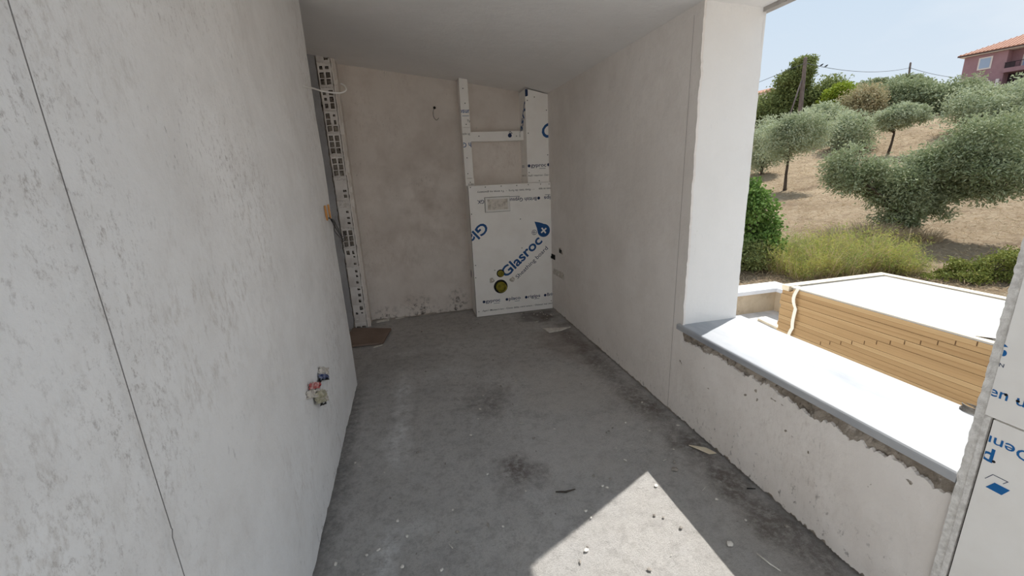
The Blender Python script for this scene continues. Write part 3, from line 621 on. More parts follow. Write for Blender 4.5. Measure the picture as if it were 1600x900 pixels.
t = thing('pipe_stub_hole', (.355, YB-.015, 2.09), 'small hole with a wire tail high on the back wall', 'hole')
tube('collar', [(.352, YB-.010, 2.105), (.352, YB-.020, 2.105), (.352, YB-.021, 2.105)], [.014, .012, .006], 'hole', t); tube('wire_tail', bez([(.352, YB-.015, 2.105), (.335, YB-.03, 2.07), (.335, YB-.03, 2.02), (.36, YB-.03, 1.99), (.385, YB-.025, 2.01)], 20), .0022, 'black_wire', t, 5)

# ------------------------------------------------------------------ things on the floor
v = [(-.72, 3.80), (-.346, 3.765), (-.283, 4.13), (-.66, 4.28)]
tag(mesh('brown_panel', [(x, y, .004) for x, y in v]+[(x, y, .022) for x, y in v], [(3, 2, 1, 0), (4, 5, 6, 7), (0, 1, 5, 4), (1, 2, 6, 5), (2, 3, 7, 6), (3, 0, 4, 7)], 'cardboard'), 'brown board panel lying on the floor in the doorway', 'panel')
def flat(name, pts, h, mat, label, cat, group=None, z=.001):
    n = len(pts); V = [(x, y, z) for x, y in pts]+[(x, y, z+h) for x, y in pts]
    F = [tuple(range(n))[::-1], tuple(range(n, 2*n))]+[(i, (i+1) % n, n+(i+1) % n, n+i) for i in range(n)]
    return tag(mesh(name, V, F, mat), label, cat, group)
flat('board_offcut', [(1.14, 3.64), (1.16, 3.52), (1.28, 3.53), (1.40, 3.585), (1.28, 3.60)], .010, 'chip', 'pointed white board offcut on the floor before the cistern box', 'offcut')
flat('paper_scrap', [(1.335, 1.70), (1.405, 1.655), (1.428, 1.60), (1.39, 1.605)], .004, 'cream', 'cream paper scrap lying at the foot of the low wall', 'scrap')
flat('plaster_strip', [(-.440, 4.40), (-.315, 4.43), (-.318, 4.475), (-.440, 4.45)], .012, 'chip', 'white plaster strip on the floor left of the back wall', 'offcut')
flat('plaster_sliver', [(-.25, 4.455), (-.16, 4.475), (-.165, 4.485), (-.25, 4.475)], .010, 'chip', 'thin white plaster sliver along the foot of the back wall', 'offcut')
flat('card_strip', [(-.425, 3.70), (-.352, 3.742), (-.345, 3.760), (-.425, 3.735)], .006, 'chip', 'short white strip on the floor in front of the brown panel', 'offcut')
tag(tube('black_twig', [(.535, 1.575, .006), (.58, 1.560, .007), (.63, 1.565, .006)], [.003, .005, .002], 'twig', n=6), 'thin black twig lying on the middle of the floor', 'twig')
tag(tube('pale_twig', [(1.165, 1.05, .005), (1.175, 1.0, .006), (1.19, .965, .005)], [.002, .003, .002], 'chip', n=6), 'pale splinter lying right of the sunlit patch', 'splinter')
tag(tube('dark_nail', [(1.385, 1.345, .005), (1.42, 1.332, .005)], [.003, .002], 'screw', n=6), 'dark nail lying near the foot of the low wall', 'nail')
def pebble_me(seed):
    r = random.Random(seed); bm = bmesh.new(); bmesh.ops.create_icosphere(bm, subdivisions=1, radius=1)
    sx, sy, sz = r.uniform(.7, 1.3), r.uniform(.5, 1), r.uniform(.3, .6)
    for v_ in bm.verts:
        k = r.uniform(.75, 1.15); v_.co = Vector((v_.co.x*sx*k, v_.co.y*sy*k, v_.co.z*sz*k))
    me = bpy.data.meshes.new('pebble'); bm.to_mesh(me); bm.free(); return me
pm = {m: [pebble_me(s+o_) for s in range(5)] for m, o_ in (('chip', 0), ('stone', 20))}
for m, L_ in pm.items():
    for q in L_: q.materials.append(M[m])
def pebble(x, y, r, m, name, label, cat, group=None):
    o = bpy.data.objects.new(name, random.choice(pm[m])); COL.objects.link(o); o.scale = (r, r, r); o.location = (x, y, r*.22); o.rotation_euler = (0, 0, random.uniform(0, 6.28)); return tag(o, label, cat, group)
pebble(1.151, 1.554, .017, 'stone', 'grey_stone', 'largest grey stone just right of the tip of the sunlit patch', 'stone')
pebble(1.10, 1.117, .014, 'chip', 'pale_stone', 'pale stone right of the sunlit floor patch near the wall', 'stone')
pebble(.955, 1.690, .010, 'chip', 'pale_chip', 'white chip on the floor just above the tip of the sunlit patch', 'chip')
for i in range(120):
    x = random.uniform(-.42, 1.40); y = random.choice([random.uniform(1.0, 2.2), random.uniform(1.2, 4.1)]); w = random.random() < .55
    pebble(x, y, random.uniform(.0035, .011), 'chip' if w else 'stone', 'plaster_crumb' if w else 'grit_stone', 'tiny white plaster crumb scattered on the concrete floor' if w else 'tiny grey grit stone scattered on the concrete floor', 'crumb' if w else 'stone', 'plaster crumbs on the floor' if w else 'grit stones on the floor')
for i in range(26):
    pebble(random.uniform(1.02, 1.40), random.uniform(3.85, 4.17), random.uniform(.006, .016), 'chip' if i % 3 else 'stone', 'rubble_piece', 'small piece of rubble on the floor at the foot of the cistern box', 'rubble', 'rubble below the cistern box')
for i in range(16):
    a = random.uniform(0, 3.14); x = random.uniform(-.3, 1.3); y = random.uniform(1.2, 4.0); l = random.uniform(.015, .05)
    tag(tube('white_splinter', [(x, y, .003), (x+l*math.cos(a), y+l*math.sin(a), .004)], .0018, 'chip', n=5), 'thin white splinter lying on the concrete floor', 'splinter', 'white splinters on the floor')

# ------------------------------------------------------------------ terrace with board stack
TZ = -.48
struct(box('floor_terrace', (XO-.002, -6, TZ-.3), (4.86, 4.72, TZ), 'terrace'), 'grey concrete terrace outside the window', 'terrace')
wpar = struct(box('wall_parapet', (XO, 4.455, TZ), (4.80, 4.64, -.205), 'parapet'), 'low rendered terrace parapet with white coping', 'parapet')
box('side_run', (4.665, -6, TZ), (4.80, 4.455, -.205), 'parapet', wpar)
box('coping', (XO, 4.40, -.205), (4.86, 4.68, -.15), 'coping', wpar, .006); box('coping', (4.61, -6, -.205), (4.86, 4.40, -.15), 'coping', wpar, .006)
flat('timber_offcut', [(4.10, 3.60), (4.20, 3.60), (4.26, 4.23), (4.17, 4.20)], .03, 'cream', 'pale timber strip lying on the terrace behind the board stack', 'timber', z=TZ+.001)
SX0, SX1, SY0, SY1, SZ1 = 3.283, 4.462, .55, 3.078, .36
for y in (.9, 1.8, 2.7): tag(box('timber_bearer', (SX0+.03, y-.05, TZ+.001), (SX1-.03, y+.05, TZ+.102), 'tan2'), 'timber bearer hidden under the stack of boards', 'bearer', 'bearers under the board stack')
TICKS = [(2.627, -.047), (2.546, -.015), (2.459, .019), (2.376, .052), (2.288, .086), (2.201, .121), (2.115, .155), (2.026, .19), (1.938, .224), (1.843, .262), (1.757, .296), (1.654, .326)]
ORD = 'first second third fourth fifth sixth seventh eighth ninth tenth eleventh twelfth thirteenth fourteenth fifteenth sixteenth seventeenth eighteenth nineteenth twentieth twenty-first twenty-second twenty-third twenty-fourth twenty-fifth twenty-sixth twenty-seventh twenty-eighth twenty-ninth thirtieth'.split()
nb = 21; tb = .0345; z0 = .348-nb*tb
for i in range(nb):
    za = z0+i*tb; ja = random.uniform(-.003, .003); jb = random.uniform(-.014, .004); cut = .118 if i == nb-1 else 0
    t = thing('plasterboard', ((SX0+SX1)/2, (SY0+SY1)/2, za), 'tan-edged plasterboard pair, %s from the top of the terrace stack' % ORD[nb-1-i], 'plasterboard', 'plasterboards stacked on the terrace')
    box('board_pair', (SX0+ja, SY0+jb, za+.0004), (SX1+ja-cut, SY1+jb-cut, za+tb-.0007), 'tan' if i % 4 else 'tan2', t, .0010, 1)
    yt = 2.96-(nb-i)*.085
    for yt, zt_ in TICKS:
        if za <= zt_ < za+tb: box('edge_mark', (SX0+ja-.0012, yt, za+.003), (SX0+ja+.002, yt+.006, za+tb-.003), 'tick', t)
zt = z0+nb*tb+.0002; zr = z0+(nb-1)*tb+.0002
tag(box('cover_sheet', (SX0-.002, SY0, zt), (SX1-.116, SY1-.116, SZ1-.001), 'sheet_top', None, .002, 1), 'white sheet lying on top of the board stack', 'sheet')
tag(box('edging_strip', (SX0-.002, SY1-.078, zr), (SX1, SY1, SZ1+.002), 'cream', None, .002, 1), 'cream edging strip across the far end of the board stack', 'strip')
tag(box('edging_strip', (SX1-.072, SY0, zr), (SX1, SY1-.08, SZ1+.002), 'cream', None, .002, 1), 'cream edging strip along the field side of the board stack', 'strip')
tag(box('dark_strip', (SX0+.05, SY1-.112, zr), (SX1-.074, SY1-.080, zr+.030), 'dark'), 'dark strip sunk along the far end of the stack top', 'tape'); tag(box('dark_strip', (SX1-.112, SY0, zr), (SX1-.074, SY1-.114, zr+.030), 'dark'), 'dark strip sunk along the field side of the stack top', 'tape')  # dark-coloured strips set in the grooves of the stack top
tag(flat('cream_flap', [(SX0-.004, 1.2), (SX0+.07, 1.2), (SX0+.07, 2.98), (SX0-.004, 2.98)], .003, 'cream', 'cream paper edge along the window side of the stack top', 'paper edge', z=SZ1-.0005), 'cream paper edge along the window side of the stack top', 'paper edge')
tag(mesh('torn_flap', [(SX0+.10, 1.60, SZ1), (SX0+.03, 1.72, SZ1), (SX0+.06, 1.58, SZ1+.02), (SX0+.10, 1.60, SZ1+.001), (SX0+.03, 1.72, SZ1+.001), (SX0+.06, 1.58, SZ1+.021)], [(0, 1, 2), (3, 5, 4), (0, 3, 4, 1), (1, 4, 5, 2), (2, 5, 3, 0)], 'tick'), 'torn curled flap on the near corner of the stack top', 'flap')
# strap: bulging band in segments down the front face and over the top
sp = []
for i in range(25):
    z = SZ1+.004-(SZ1+.004-z0)*i/24; sp.append((SX0-.012-.022*abs(math.sin(i*math.pi/6)), 2.90+.012*math.sin(i*.55), z))
V, F = [], []
for p in sp: V += [(p[0], p[1]-.016, p[2]), (p[0], p[1]+.016, p[2]), (p[0]+.004, p[1]+.016, p[2]), (p[0]+.004, p[1]-.016, p[2])]
for i in range(len(sp)-1):
    for k in range(4): F.append((i*4+k, i*4+(k+1) % 4, i*4+4+(k+1) % 4, i*4+4+k))
tag(mesh('strap', V, F, 'strap'), 'white strap bulging down the tan side of the board stack', 'strap')

# ------------------------------------------------------------------ hillside
U2 = np.array([.819, .574]); T2 = np.array([.574, -.819])
GS = [-60, 0, 4.5, 8, 11, 15, 20, 28, 36, 45, 60, 90, 150, 400]; GZ = [-.9, -.8, -.75, -.65, -.5, -.25, .3, 1.5, 3.4, 4.9, 6.6, 9.5, 14, 20]
def ground(x, y): return float(np.interp(x*U2[0]+y*U2[1], GS, GZ))
ss = np.concatenate([np.linspace(-60, 3, 12), np.linspace(3.5, 40, 120), np.linspace(42, 380, 40)]); tt = np.concatenate([np.linspace(-260, -25, 16), np.linspace(-24, 24, 97), np.linspace(25, 260, 16)])
V = []; F = []
for s in ss:
    for q in tt:
        x, y = U2*s+T2*q; z = float(np.interp(s, GS, GZ)); k = min(1, max(0, (s-6)/4))
        V.append((x, y, z+k*(.07*fb((x, y, 0), .5)+.03*fb((x, y, 3), 2.0))))
w = len(tt)
for i in range(len(ss)-1):
    for j in range(w-1): F.append((i*w+j, i*w+j+1, (i+1)*w+j+1, (i+1)*w+j))
struct(mesh('hillside', V, F, 'ground', smooth=True), 'dry straw-coloured hillside beyond the terrace', 'ground')

def leaves_mesh(C, D, L, W, mat, name, parent):
    """C centres, D unit directions (n,3), L lengths, W widths -> rhombic leaf cards with a fold"""
    n = len(C); R_ = rng.normal(size=(n, 3)); S = np.cross(D, R_); S /= np.linalg.norm(S, axis=1)[:, None]+1e-9
    a = C-D*(L/2)[:, None]; b = C+D*(L/2)[:, None]; l = C-S*(W/2)[:, None]; r = C+S*(W/2)[:, None]
    V = np.stack([a, l, b, r], 1).reshape(-1, 3); me = bpy.data.meshes.new(name)
    me.vertices.add(4*n); me.vertices.foreach_set('co', V.ravel()); me.loops.add(4*n); me.loops.foreach_set('vertex_index', np.arange(4*n, dtype=np.int32))
    me.polygons.add(n); me.polygons.foreach_set('loop_start', np.arange(0, 4*n, 4, dtype=np.int32)); me.update(calc_edges=True); me.materials.append(M[mat])
    return link(bpy.data.objects.new(name, me), parent)
def unit(v): return v/(np.linalg.norm(v, axis=1)[:, None]+1e-9)
def tree(name, label, base, crowns, mat, nleaf, L, W, clusters, group, trunk=.09, fork=.3, stems=1, droop=.2, cr=.28, hang=None):
    """crowns: list of (centre, (rx, ry, rz)); foliage in clusters spread through each crown"""
    t = thing(name, base, label, 'tree' if 'tree' in name or 'olive' in name else 'bush', group)
    base = Vector(base); Cs = []; tips = []; tot = sum(c[1][0]*c[1][2] for c in crowns)
    for c, r in crowns:
        k = max(4, int(clusters*r[0]*r[2]/tot)); d = unit(rng.normal(size=(k, 3))); rad = rng.uniform(.25, 1.0, k)**.5
        P = np.array(c)+d*np.array(r)*(rad*.86)[:, None]; P[:, 2] += .12*r[2]*np.sin(P[:, 0]*5+P[:, 1]*4); Cs.append((P, min(r))); tips += [Vector(p) for p in P[::max(1, k//9)]]
    allC = []; allD = []
    for P, mr_ in Cs:
        n = int(nleaf*len(P)/sum(len(q[0]) for q in Cs)); idx = rng.integers(0, len(P), n)
        o = np.clip(rng.normal(size=(n, 3)), -1.9, 1.9)*mr_*cr*np.array([1, 1, .75]); c = P[idx]+o
        d = unit(unit(o)+rng.normal(size=(n, 3))*.6+np.array([0, 0, -droop])); allC.append(c); allD.append(d)
    C = np.concatenate(allC); D = np.concatenate(allD); n = len(C)
    gz = np.interp(C[:, 0]*U2[0]+C[:, 1]*U2[1], GS, GZ)+.05; C = C[C[:, 2] > gz]; D = D[:len(C)]; n = len(C)
    leaves_mesh(C, D, rng.uniform(.7, 1.3, n)*L, rng.uniform(.7, 1.3, n)*W, mat, 'foliage', t)
    parts = []
    ctr = sum((Vector(c) for c, r in crowns), Vector())/len(crowns)
    for s_ in range(stems):
        off = Vector((random.uniform(-1, 1), random.uniform(-1, 1), 0))*trunk*1.2*(stems > 1)
        fk = base.lerp(ctr, fork)+off*2+Vector((random.uniform(-.1, .1), random.uniform(-.1, .1), 0))*trunk*6
        parts.append(tube_geo([base+off-Vector((0, 0, .12)), base+off+Vector((0, 0, .02)), base.lerp(fk, .5)+off*1.3+Vector((random.uniform(-.04, .04), random.uniform(-.04, .04), 0)), fk], [trunk*1.5, trunk*1.15, trunk*.9, trunk*.75], 8))
        for p in tips[s_::stems][:8]:
            mid = fk.lerp(p, .5)+Vector((random.uniform(-.1, .1), random.uniform(-.1, .1), random.uniform(-.02, .12)))
            parts.append(tube_geo([fk, mid, p], [trunk*.6, trunk*.35, trunk*.1], 6))
    V, F = join_geo(parts); mesh('trunk', V, F, 'bark', t, True); return t
def g3(x, y, d=0): return (x, y, ground(x, y)+d)
OG = 'olive trees on the hillside'
tree('olive_tree', 'large spreading olive tree nearest the terrace, thick dark base', g3(11.10, 7.58), [((10.35, 8.05, 1.15), (.62, .62, .60)), ((10.95, 7.60, .85), (.75, .75, .58)), ((11.45, 7.1, 1.15), (.7, .7, .62)), ((11.85, 6.75, 1.55), (.75, .75, .68)), ((11.75, 6.35, .95), (.62, .62, .55)), ((11.0, 7.5, .45), (.55, .55, .62)), ((11.15, 7.35, .05), (.38, .38, .36)), ((11.6, 7.0, .55), (.5, .5, .42)), ((11.2, 7.4, .8), (.5, .5, .4))], 'olive_dark', 66000, .085, .028, 260, OG, .075, .35, 3, .1, .26)
tree('olive_tree', 'round olive tree with forked thin trunk near the white pillar', g3(15.0, 14.51), [((14.75, 14.75, 2.15), (.75, .75, .75)), ((15.35, 14.2, 2.45), (.75, .75, .75)), ((14.9, 14.5, 2.75), (.6, .6, .5))], 'olive', 18000, .10, .034, 90, OG, .055, .55, 1, .1, .28)
tree('olive_tree', 'small umbrella-shaped olive tree on a bare slanting trunk', g3(23.16, 16.68), [((23.05, 16.75, 3.20), (.65, .65, .55)), ((23.4, 16.2, 3.3), (.75, .75, .5)), ((23.3, 16.5, 3.55), (.55, .55, .4))], 'olive', 14000, .12, .045, 70, OG, .055, .55, 1, .1, .28)
tree('olive_tree', 'tall narrow olive tree close against the pillar edge', g3(16.87, 17.75), [((16.87, 17.75, 2.3), (.85, .85, 1.3))], 'olive', 12000, .12, .042, 60, OG, .06, .4, 1, .1, .26)
tree('olive_tree', 'silvery olive tree just right of the wooden pole', g3(24.87, 22.0), [((24.87, 22.0, 3.75), (1.0, 1.0, 1.0))], 'olive', 10000, .15, .06, 60, OG, .07)
tree('olive_tree', 'silvery olive tree in the middle in front of the brownish one', g3(23.36, 18.93), [((23.36, 18.93, 2.75), (1.05, 1.05, 1.1))], 'olive', 12000, .14, .055, 60, OG, .07)
BGp = 'dark trees along the ridge'
tree('evergreen_tree', 'dark evergreen tree left of the wooden pole', g3(30.06, 30.28), [((30.06, 30.28, 5.9), (1.8, 1.8, 1.8)), ((29.3, 31.2, 5.4), (1.4, 1.4, 1.5))], 'ever', 14000, .22, .10, 80, BGp, .15)
tree('evergreen_tree', 'dark evergreen tree right behind the wooden pole', g3(31.65, 28.0), [((31.65, 28.0, 5.6), (1.45, 1.45, 1.7))], 'ever', 11000, .22, .10, 70, BGp, .15)
tree('evergreen_tree', 'tall feathery tree top rising above the wooden pole', g3(30.4, 28.5), [((29.6, 29.2, 7.4), (.95, .95, 1.1)), ((29.95, 28.6, 8.15), (.85, .85, .9)), ((30.4, 28.5, 6.2), (.9, .9, 1.0))], 'ever', 15000, .22, .09, 50, BGp, .13)
tree('yellow_tree', 'yellow-green leafy tree beside the dark evergreens', g3(30.5, 26.1), [((30.5, 26.1, 5.6), (.85, .85, 1.2))], 'yellow', 7000, .20, .11, 45, BGp, .1)
tree('olive_tree', 'brownish dry olive tree below the skyline', g3(29.8, 23.67), [((29.8, 23.67, 4.8), (1.15, 1.15, 1.3))], 'brown_olive', 10000, .18, .07, 60, OG, .09)
tree('olive_tree', 'dark olive tree on the ridge left of the second pole', g3(32.56, 23.24), [((32.56, 23.24, 5.1), (1.25, 1.25, 1.25))], 'olive_dark', 10000, .19, .075, 60, OG, .1)
tree('olive_tree', 'wide dark olive tree on the ridge right of the second pole', g3(33.63, 21.72), [((33.3, 22.2, 4.75), (1.3, 1.3, 1.25)), ((34.0, 20.9, 4.6), (1.25, 1.25, 1.2))], 'olive_dark', 16000, .19, .075, 90, OG, .1)
tree('olive_tree', 'big pale olive tree below the mauve house', g3(27.96, 15.86), [((27.7, 16.3, 3.5), (1.15, 1.15, 1.1)), ((28.2, 15.3, 3.0), (1.2, 1.2, 1.2)), ((28.7, 14.4, 3.7), (1.2, 1.2, 1.25))], 'olive', 20000, .15, .058, 110, OG, .1)
tree('olive_tree', 'olive tree cut by the right edge beside the pier', g3(23.4, 11.6), [((23.5, 11.7, 2.4), (1.1, 1.1, 1.2)), ((23.7, 11.1, 1.9), (1.0, 1.0, .9))], 'olive_dark', 14000, .14, .05, 80, OG, .09)
tree('olive_tree', 'low far olive tree on the skyline left of second pole', g3(47.4, 36.9), [((47.4, 36.9, 8.5), (1.5, 1.5, .8))], 'olive_dark', 5000, .28, .13, 40, OG, .12)
tree('olive_tree', 'low far olive tree on the skyline under second pole', g3(48.6, 35.2), [((48.6, 35.2, 8.5), (1.5, 1.5, .85)), ((49.4, 33.9, 8.2), (1.3, 1.3, .8))], 'olive_dark', 7000, .28, .13, 50, OG, .12)
tree('olive_tree', 'pale olive tree right in front of the mauve house wall', g3(38.76, 23.1), [((38.5, 23.5, 5.5), (1.4, 1.4, 1.0)), ((39.3, 22.0, 5.0), (1.3, 1.3, .9)), ((39.9, 20.8, 5.3), (1.2, 1.2, 1.0))], 'olive', 12000, .20, .08, 70, OG, .12)
tree('olive_tree', 'olive tree on the ridge above the umbrella-shaped one', g3(36.4, 26.3), [((36.4, 26.3, 6.1), (1.4, 1.4, .9)), ((35.3, 28.0, 6.0), (1.3, 1.3, .9))], 'olive_dark', 10000, .22, .09, 60, OG, .12)
tree('leafy_bush', 'bright green glossy bush beside the white pillar', g3(6.72, 7.0), [((6.60, 7.10, .55), (.40, .40, .55)), ((6.78, 6.95, .0), (.36, .36, .5)), ((6.5, 7.2, .95), (.26, .26, .3))], 'bush', 7000, .075, .05, 70, None, .03, .4, 2, .1, .3)
tree('low_bush', 'low dark bush at the foot of the glossy one', g3(6.45, 6.75), [((6.40, 6.78, -.32), (.36, .36, .32)), ((6.0, 7.0, -.3), (.3, .3, .3))], 'ever', 5000, .06, .025, 50, None, .02, .4, 2, .1, .3)
tag(tree('low_bush', 'low green scrub by the near right edge of the field', g3(8.95, 4.60), [((8.75, 4.72, -.42), (.36, .36, .22)), ((9.1, 4.50, -.36), (.34, .34, .26)), ((9.6, 4.62, -.30), (.38, .38, .26)), ((8.45, 4.95, -.48), (.26, .26, .16))], 'scrub', 9000, .05, .024, 90, None, .015, .4, 3, .0, .3), 'low green scrub by the near right edge of the field', 'bush')

# feathery fennel clumps: thin arching fronds
def blades(name, base, n, h, spread, mat, parent, w=.006, lean=.5, rb=.1):
    a = rng.uniform(0, 6.283, n); r0 = np.sqrt(rng.uniform(0, 1, n))*rb; hh = h*rng.uniform(.45, 1.1, n); sp = spread*rng.uniform(.2, 1, n)
    bx_ = base[0]+r0*np.cos(a); by_ = base[1]+r0*np.sin(a); b2 = a+rng.normal(size=n)*.5
    p0 = np.stack([bx_, by_, np.full(n, base[2]-.02)], 1); p1 = p0+np.stack([np.cos(b2)*sp*.4, np.sin(b2)*sp*.4, hh*.6], 1); p2 = p0+np.stack([np.cos(b2)*sp, np.sin(b2)*sp, hh], 1)
    s = unit(rng.normal(size=(n, 3))*np.array([1, 1, .2]))*w/2
    V = np.stack([p0-s, p0+s, p1+s, p1-s, p2+s*.3, p2-s*.3], 1).reshape(-1, 3); i = np.arange(n)[:, None]*6
    Fq = np.concatenate([i+np.array([0, 1, 2, 3]), i+np.array([3, 2, 4, 5])], 0).astype(np.int32); me = bpy.data.meshes.new(name); m = len(Fq)
    me.vertices.add(6*n); me.vertices.foreach_set('co', V.ravel()); me.loops.add(4*m); me.loops.foreach_set('vertex_index', Fq.ravel()); me.polygons.add(m); me.polygons.foreach_set('loop_start', np.arange(0, 4*m, 4, dtype=np.int32)); me.update(calc_edges=True); me.materials.append(M[mat])
    return link(bpy.data.objects.new(name, me), parent), p2
fen = [(6.78, 5.99, .42), (7.19, 5.92, .66), (7.55, 5.80, .58), (8.0, 5.8, .74), (8.26, 5.66, .50), (8.45, 5.45, .36), (7.2, 6.6, .62), (7.75, 6.45, .75), (8.3, 6.2, .70), (8.7, 5.9, .55), (6.75, 6.4, .6), (7.4, 7.0, .55), (8.0, 6.9, .5)]
for x, y, h in fen:
    b = g3(x, y); t = thing('fennel_plant', b, 'feathery yellow-green fennel clump just beyond the terrace parapet', 'fennel', 'fennel clumps beyond the parapet')
    _, tips = blades('stems', b, 150, h, h*.7, 'straw', t, .006, rb=.2)
    m = 2600; idx = rng.integers(0, len(tips), m); fz = rng.uniform(.25, 1.05, m); C = np.array(b)+(tips[idx]-np.array(b))*fz[:, None]+rng.normal(size=(m, 3))*.06
    leaves_mesh(C, unit(rng.normal(size=(m, 3))+np.array([0, 0, .6])), rng.uniform(.05, .12, m), rng.uniform(.004, .009, m), 'fennel', 'fronds', t)
# dry weeds round the big olive's foot
for k, (x, y, h) in enumerate([(10.37, 7.51, .45), (10.28, 7.16, .4), (10.75, 7.2, .38), (9.9, 7.7, .4), (9.5, 7.6, .3), (11.0, 6.9, .3)]):
    b = g3(x, y); t = thing('dry_weed', b, 'dry brown weed tuft at the foot of the large olive tree', 'weed', 'dry weeds under the large olive'); blades('stalks', b, 500, h, h*.8, 'straw', t, .008, rb=.3)
tag(tube('dry_stalk', [g3(9.3, 6.05), (9.31, 6.05, -.2), (9.30, 6.04, .12)], [.012, .010, .006], 'straw', n=6), 'single pale dry stalk standing right of the fennel', 'stalk')
# dry grass over the field
n = 52000; s = 7.5+(rng.uniform(0, 1, n)**1.5)*26; q = rng.uniform(-.62, .55, n)*s
P = U2[None]*s[:, None]+T2[None]*q[:, None]; keep = ~((P[:, 0] < 4.9) & (P[:, 1] < 4.8)); P = P[keep]; s = s[keep]; n = len(s)
z = np.interp(s, GS, GZ)+np.array([.07*fb((x, y, 0), .5)+.03*fb((x, y, 3), 2.0) for x, y in P])*np.clip((s-6)/4, 0, 1)
D = unit(np.stack([rng.normal(size=n), rng.normal(size=n), np.abs(rng.normal(size=n))*.45], 1)); L = rng.uniform(.05, .16, n)*(.6+s/30); W = rng.uniform(.005, .011, n)*(.7+s/18)
C = np.stack([P[:, 0], P[:, 1], z+D[:, 2]*L*.4], 1)
tag(leaves_mesh(C, D, L, W, 'straw', 'dry_grass', None), 'dry mown straw grass covering the hillside', 'grass', None, 'stuff')

# ------------------------------------------------------------------ poles, cables, birds
t = thing('utility_pole', g3(27.13, 25.75), 'tall weathered wooden utility pole with a leaning strut', 'pole')
zb = ground(27.13, 25.75); tube('pole', [(27.13, 25.75, zb-.3), (27.12, 25.77, zb+1.5), (27.075, 25.83, 8.0), (27.07, 25.835, 8.18), (27.07, 25.835, 8.22)], [.15, .14, .105, .10, .05], 'pole', t, 12)
bz = ground(25.9, 25.7); tube('strut', [(25.75, 25.60, bz-.3), (26.3, 25.68, bz+1.5), (26.95, 25.80, 6.75)], [.055, .05, .045], 'pole', t, 8)
tube('insulator_pin', [(26.95, 25.80, 7.78), (27.20, 25.86, 7.80)], .02, 'cable', t, 6)
t = thing('utility_pole', g3(48.97, 34.66), 'distant leaning wooden utility pole on the ridge', 'pole')
tube('pole', [(49.0, 34.62, 7.6), (48.94, 34.71, 10.2), (48.94, 34.715, 10.3)], [.09, .08, .04], 'pole', t, 10); tube('insulator_pin', [(48.7, 34.6, 9.82), (49.2, 34.85, 9.82)], .03, 'cable', t, 6)
def sag(a, b, d, n=24): return [Vector(a).lerp(Vector(b), i/n)-Vector((0, 0, 4*d*(i/n)*(1-i/n))) for i in range(n+1)]
c1 = sag((27.08, 25.83, 7.85), (48.95, 34.70, 9.80), .45)
tag(tube('overhead_cable', c1, .018, 'cable', n=5), 'sagging overhead cable between the two wooden poles', 'cable')
tag(tube('overhead_cable', sag((27.08, 25.83, 7.85), (22.7, 32.5, 5.9), .1), .016, 'cable', n=5), 'overhead cable from the near pole towards the white pillar', 'cable')
tag(tube('overhead_cable', sag((48.95, 34.70, 9.80), (72.0, 42.0, 10.6), .4), .022, 'cable', n=5), 'overhead cable from the far pole towards the mauve house', 'cable')
for k, f_ in enumerate((.115, .150)):
    p = Vector((27.08, 25.83, 7.85)).lerp(Vector((48.95, 34.70, 9.80)), f_)-Vector((0, 0, 4*.45*f_*(1-f_)))
    d = Vector((.58, -.81, 0)) if k == 0 else Vector((.7, -.7, 0)); b = thing('bird', p, 'dark bird perched on the cable nearer the wooden pole' if k == 0 else 'dark bird perched on the cable farther from the wooden pole', 'bird')
    tube('body', [p-d*.15+Vector((0, 0, .02)), p-d*.07+Vector((0, 0, .06)), p+Vector((0, 0, .09)), p+d*.05+Vector((0, 0, .12)), p+d*.075+Vector((0, 0, .15)), p+d*.10+Vector((0, 0, .155)), p+d*.13+Vector((0, 0, .15))], [.01, .025, .055, .05, .035, .028, .004], 'bird', b, 8)

# ------------------------------------------------------------------ mauve house on the hill
K = 1.5
A = Vector((63.49*K, 39.36*K, 0)); B = Vector((64.247*K, 34.813*K, 0)); e = (B-A).normalized(); nrm = Vector((e.y, -e.x, 0))
if nrm.dot(Vector((-A.x, -A.y, 0))) < 0: nrm = -nrm
EZ = 1.45+(12.0-1.45)*K; BZh = 9.0
hs = thing('hill_house', (A.x, A.y, BZh), 'mauve two-storey house with terracotta roof on the hilltop', 'house')
def hp(a, d, z): p = A+e*a-nrm*d; return (p.x, p.y, z)
def hbox(name, a0, a1, d0, d1, z0_, z1_, mat, par=hs):
    v = [hp(a0, d0, z0_), hp(a1, d0, z0_), hp(a1, d1, z0_), hp(a0, d1, z0_), hp(a0, d0, z1_), hp(a1, d0, z1_), hp(a1, d1, z1_), hp(a0, d1, z1_)]
    return mesh(name, v, BF, mat, par)
def rel(z): return 1.45+(z-1.45)*K
hbox('wall', 0, 5.25, 0, 9, BZh, EZ, 'house'); hbox('wall', 5.25, 13, 1.6, 9, BZh, EZ, 'house')
hbox('balcony_slab', 5.15, 13, -.3, 1.6, rel(9.75), rel(10.18), 'house')
for i in range(14): hbox('baluster', 5.25+i*.55, 5.29+i*.55, -.25, -.21, rel(10.18), rel(10.72), 'dark')
hbox('handrail', 5.2, 13, -.27, -.19, rel(10.70), rel(10.76), 'dark'); hbox('balcony_panel', 5.25, 6.4, -.22, -.2, rel(10.2), rel(10.7), 'dark')
w_ = hbox('window_frame', 1.88, 3.55, -.06, .05, rel(10.44), rel(11.70), 'house_white'); hbox('shutter', 2.08, 3.35, -.10, -.05, rel(10.58), rel(11.58), 'glass', w_)
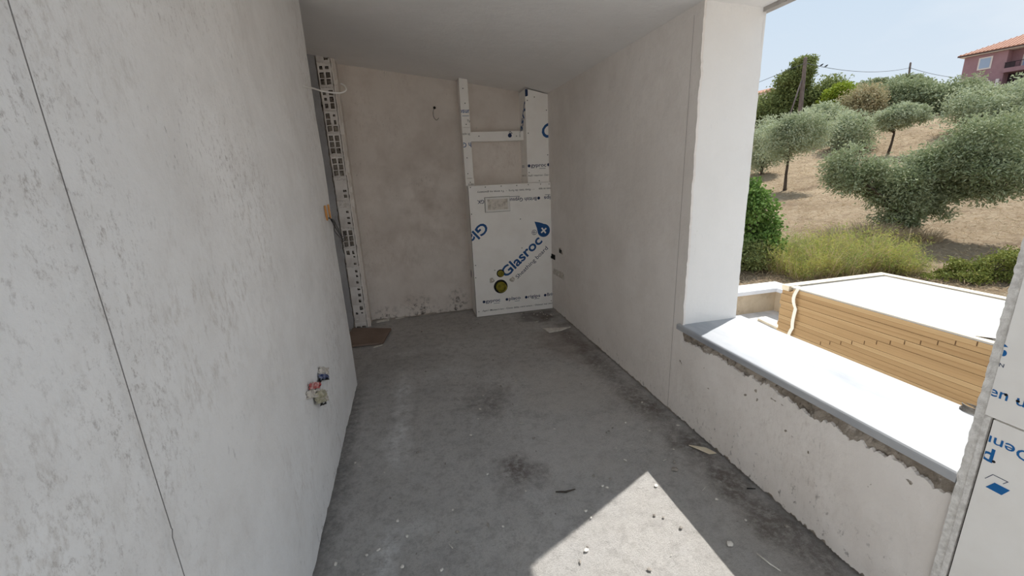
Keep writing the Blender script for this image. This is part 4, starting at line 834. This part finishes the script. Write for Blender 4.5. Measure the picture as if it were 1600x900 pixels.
w_ = hbox('balcony_door', 6.5, 8.2, 1.5, 1.65, rel(10.18), rel(11.45), 'house_white'); hbox('pane', 6.65, 8.05, 1.47, 1.51, rel(10.25), rel(11.35), 'glass', w_)
hbox('ground_floor_recess', 5.3, 12, 1.55, 1.62, BZh, rel(9.70), 'dark')
for a in (3.6, 4.7): hbox('porch_pillar', a, a+.35, -.6, -.25, BZh, rel(9.2), 'house_white')
hbox('eave_board', -.5, 13.5, -.55, 9.5, EZ+.05, EZ+.20, 'house_white'); hbox('gutter', -.7, 13.7, -.78, -.55, EZ+.16, EZ+.29, 'dark')
v = [hp(-.7, -.75, EZ+.28), hp(13.7, -.75, EZ+.28), hp(13.7, 9.7, EZ+.28), hp(-.7, 9.7, EZ+.28), hp(5.0, 4.5, EZ+2.5), hp(10, 4.5, EZ+2.5)]
v += [(x, y, z+.14) for x, y, z in v]
mesh('roof', v, [(0, 3, 2, 1), (6, 7, 11, 10), (7, 8, 11), (8, 9, 10, 11), (9, 6, 10), (0, 1, 7, 6), (1, 2, 8, 7), (2, 3, 9, 8), (3, 0, 6, 9)], 'tile', hs)
# ridge cover and tile ribs on the near slope
V = []; Fq = []; parts = []
for i in range(30):
    a = -.4+i*.48; top = min(1.0, max(0.0, (a+.7)/5.7)) if a < 5 else min(1.0, max(0.0, (13.7-a)/3.7))
    p = Vector(hp(a, -.76, EZ+.44)); q_ = Vector(hp(a, -.75+5.25*top, EZ+.44+2.22*top)); 
    if top > .02: o = mesh('tile_row', *tube_geo([p, q_], .07, 6), 'tile', hs)
# small roof far left
hp2 = thing('distant_cottage', (49.2, 52.5, 9.5), 'small white cottage with tiled roof at the pillar edge', 'house')
box('wall', (47.6, 51.0, 8.0), (49.6, 54, 10.55), 'house_white', hp2); v = [(47.3, 50.7, 10.5), (49.9, 50.7, 10.5), (49.9, 54.3, 10.5), (47.3, 54.3, 10.5), (48.6, 50.9, 11.05), (48.6, 54.1, 11.05)]
mesh('roof', v, [(0, 3, 2, 1), (0, 1, 4), (1, 2, 5, 4), (2, 3, 5), (3, 0, 4, 5)], 'tile', hp2)
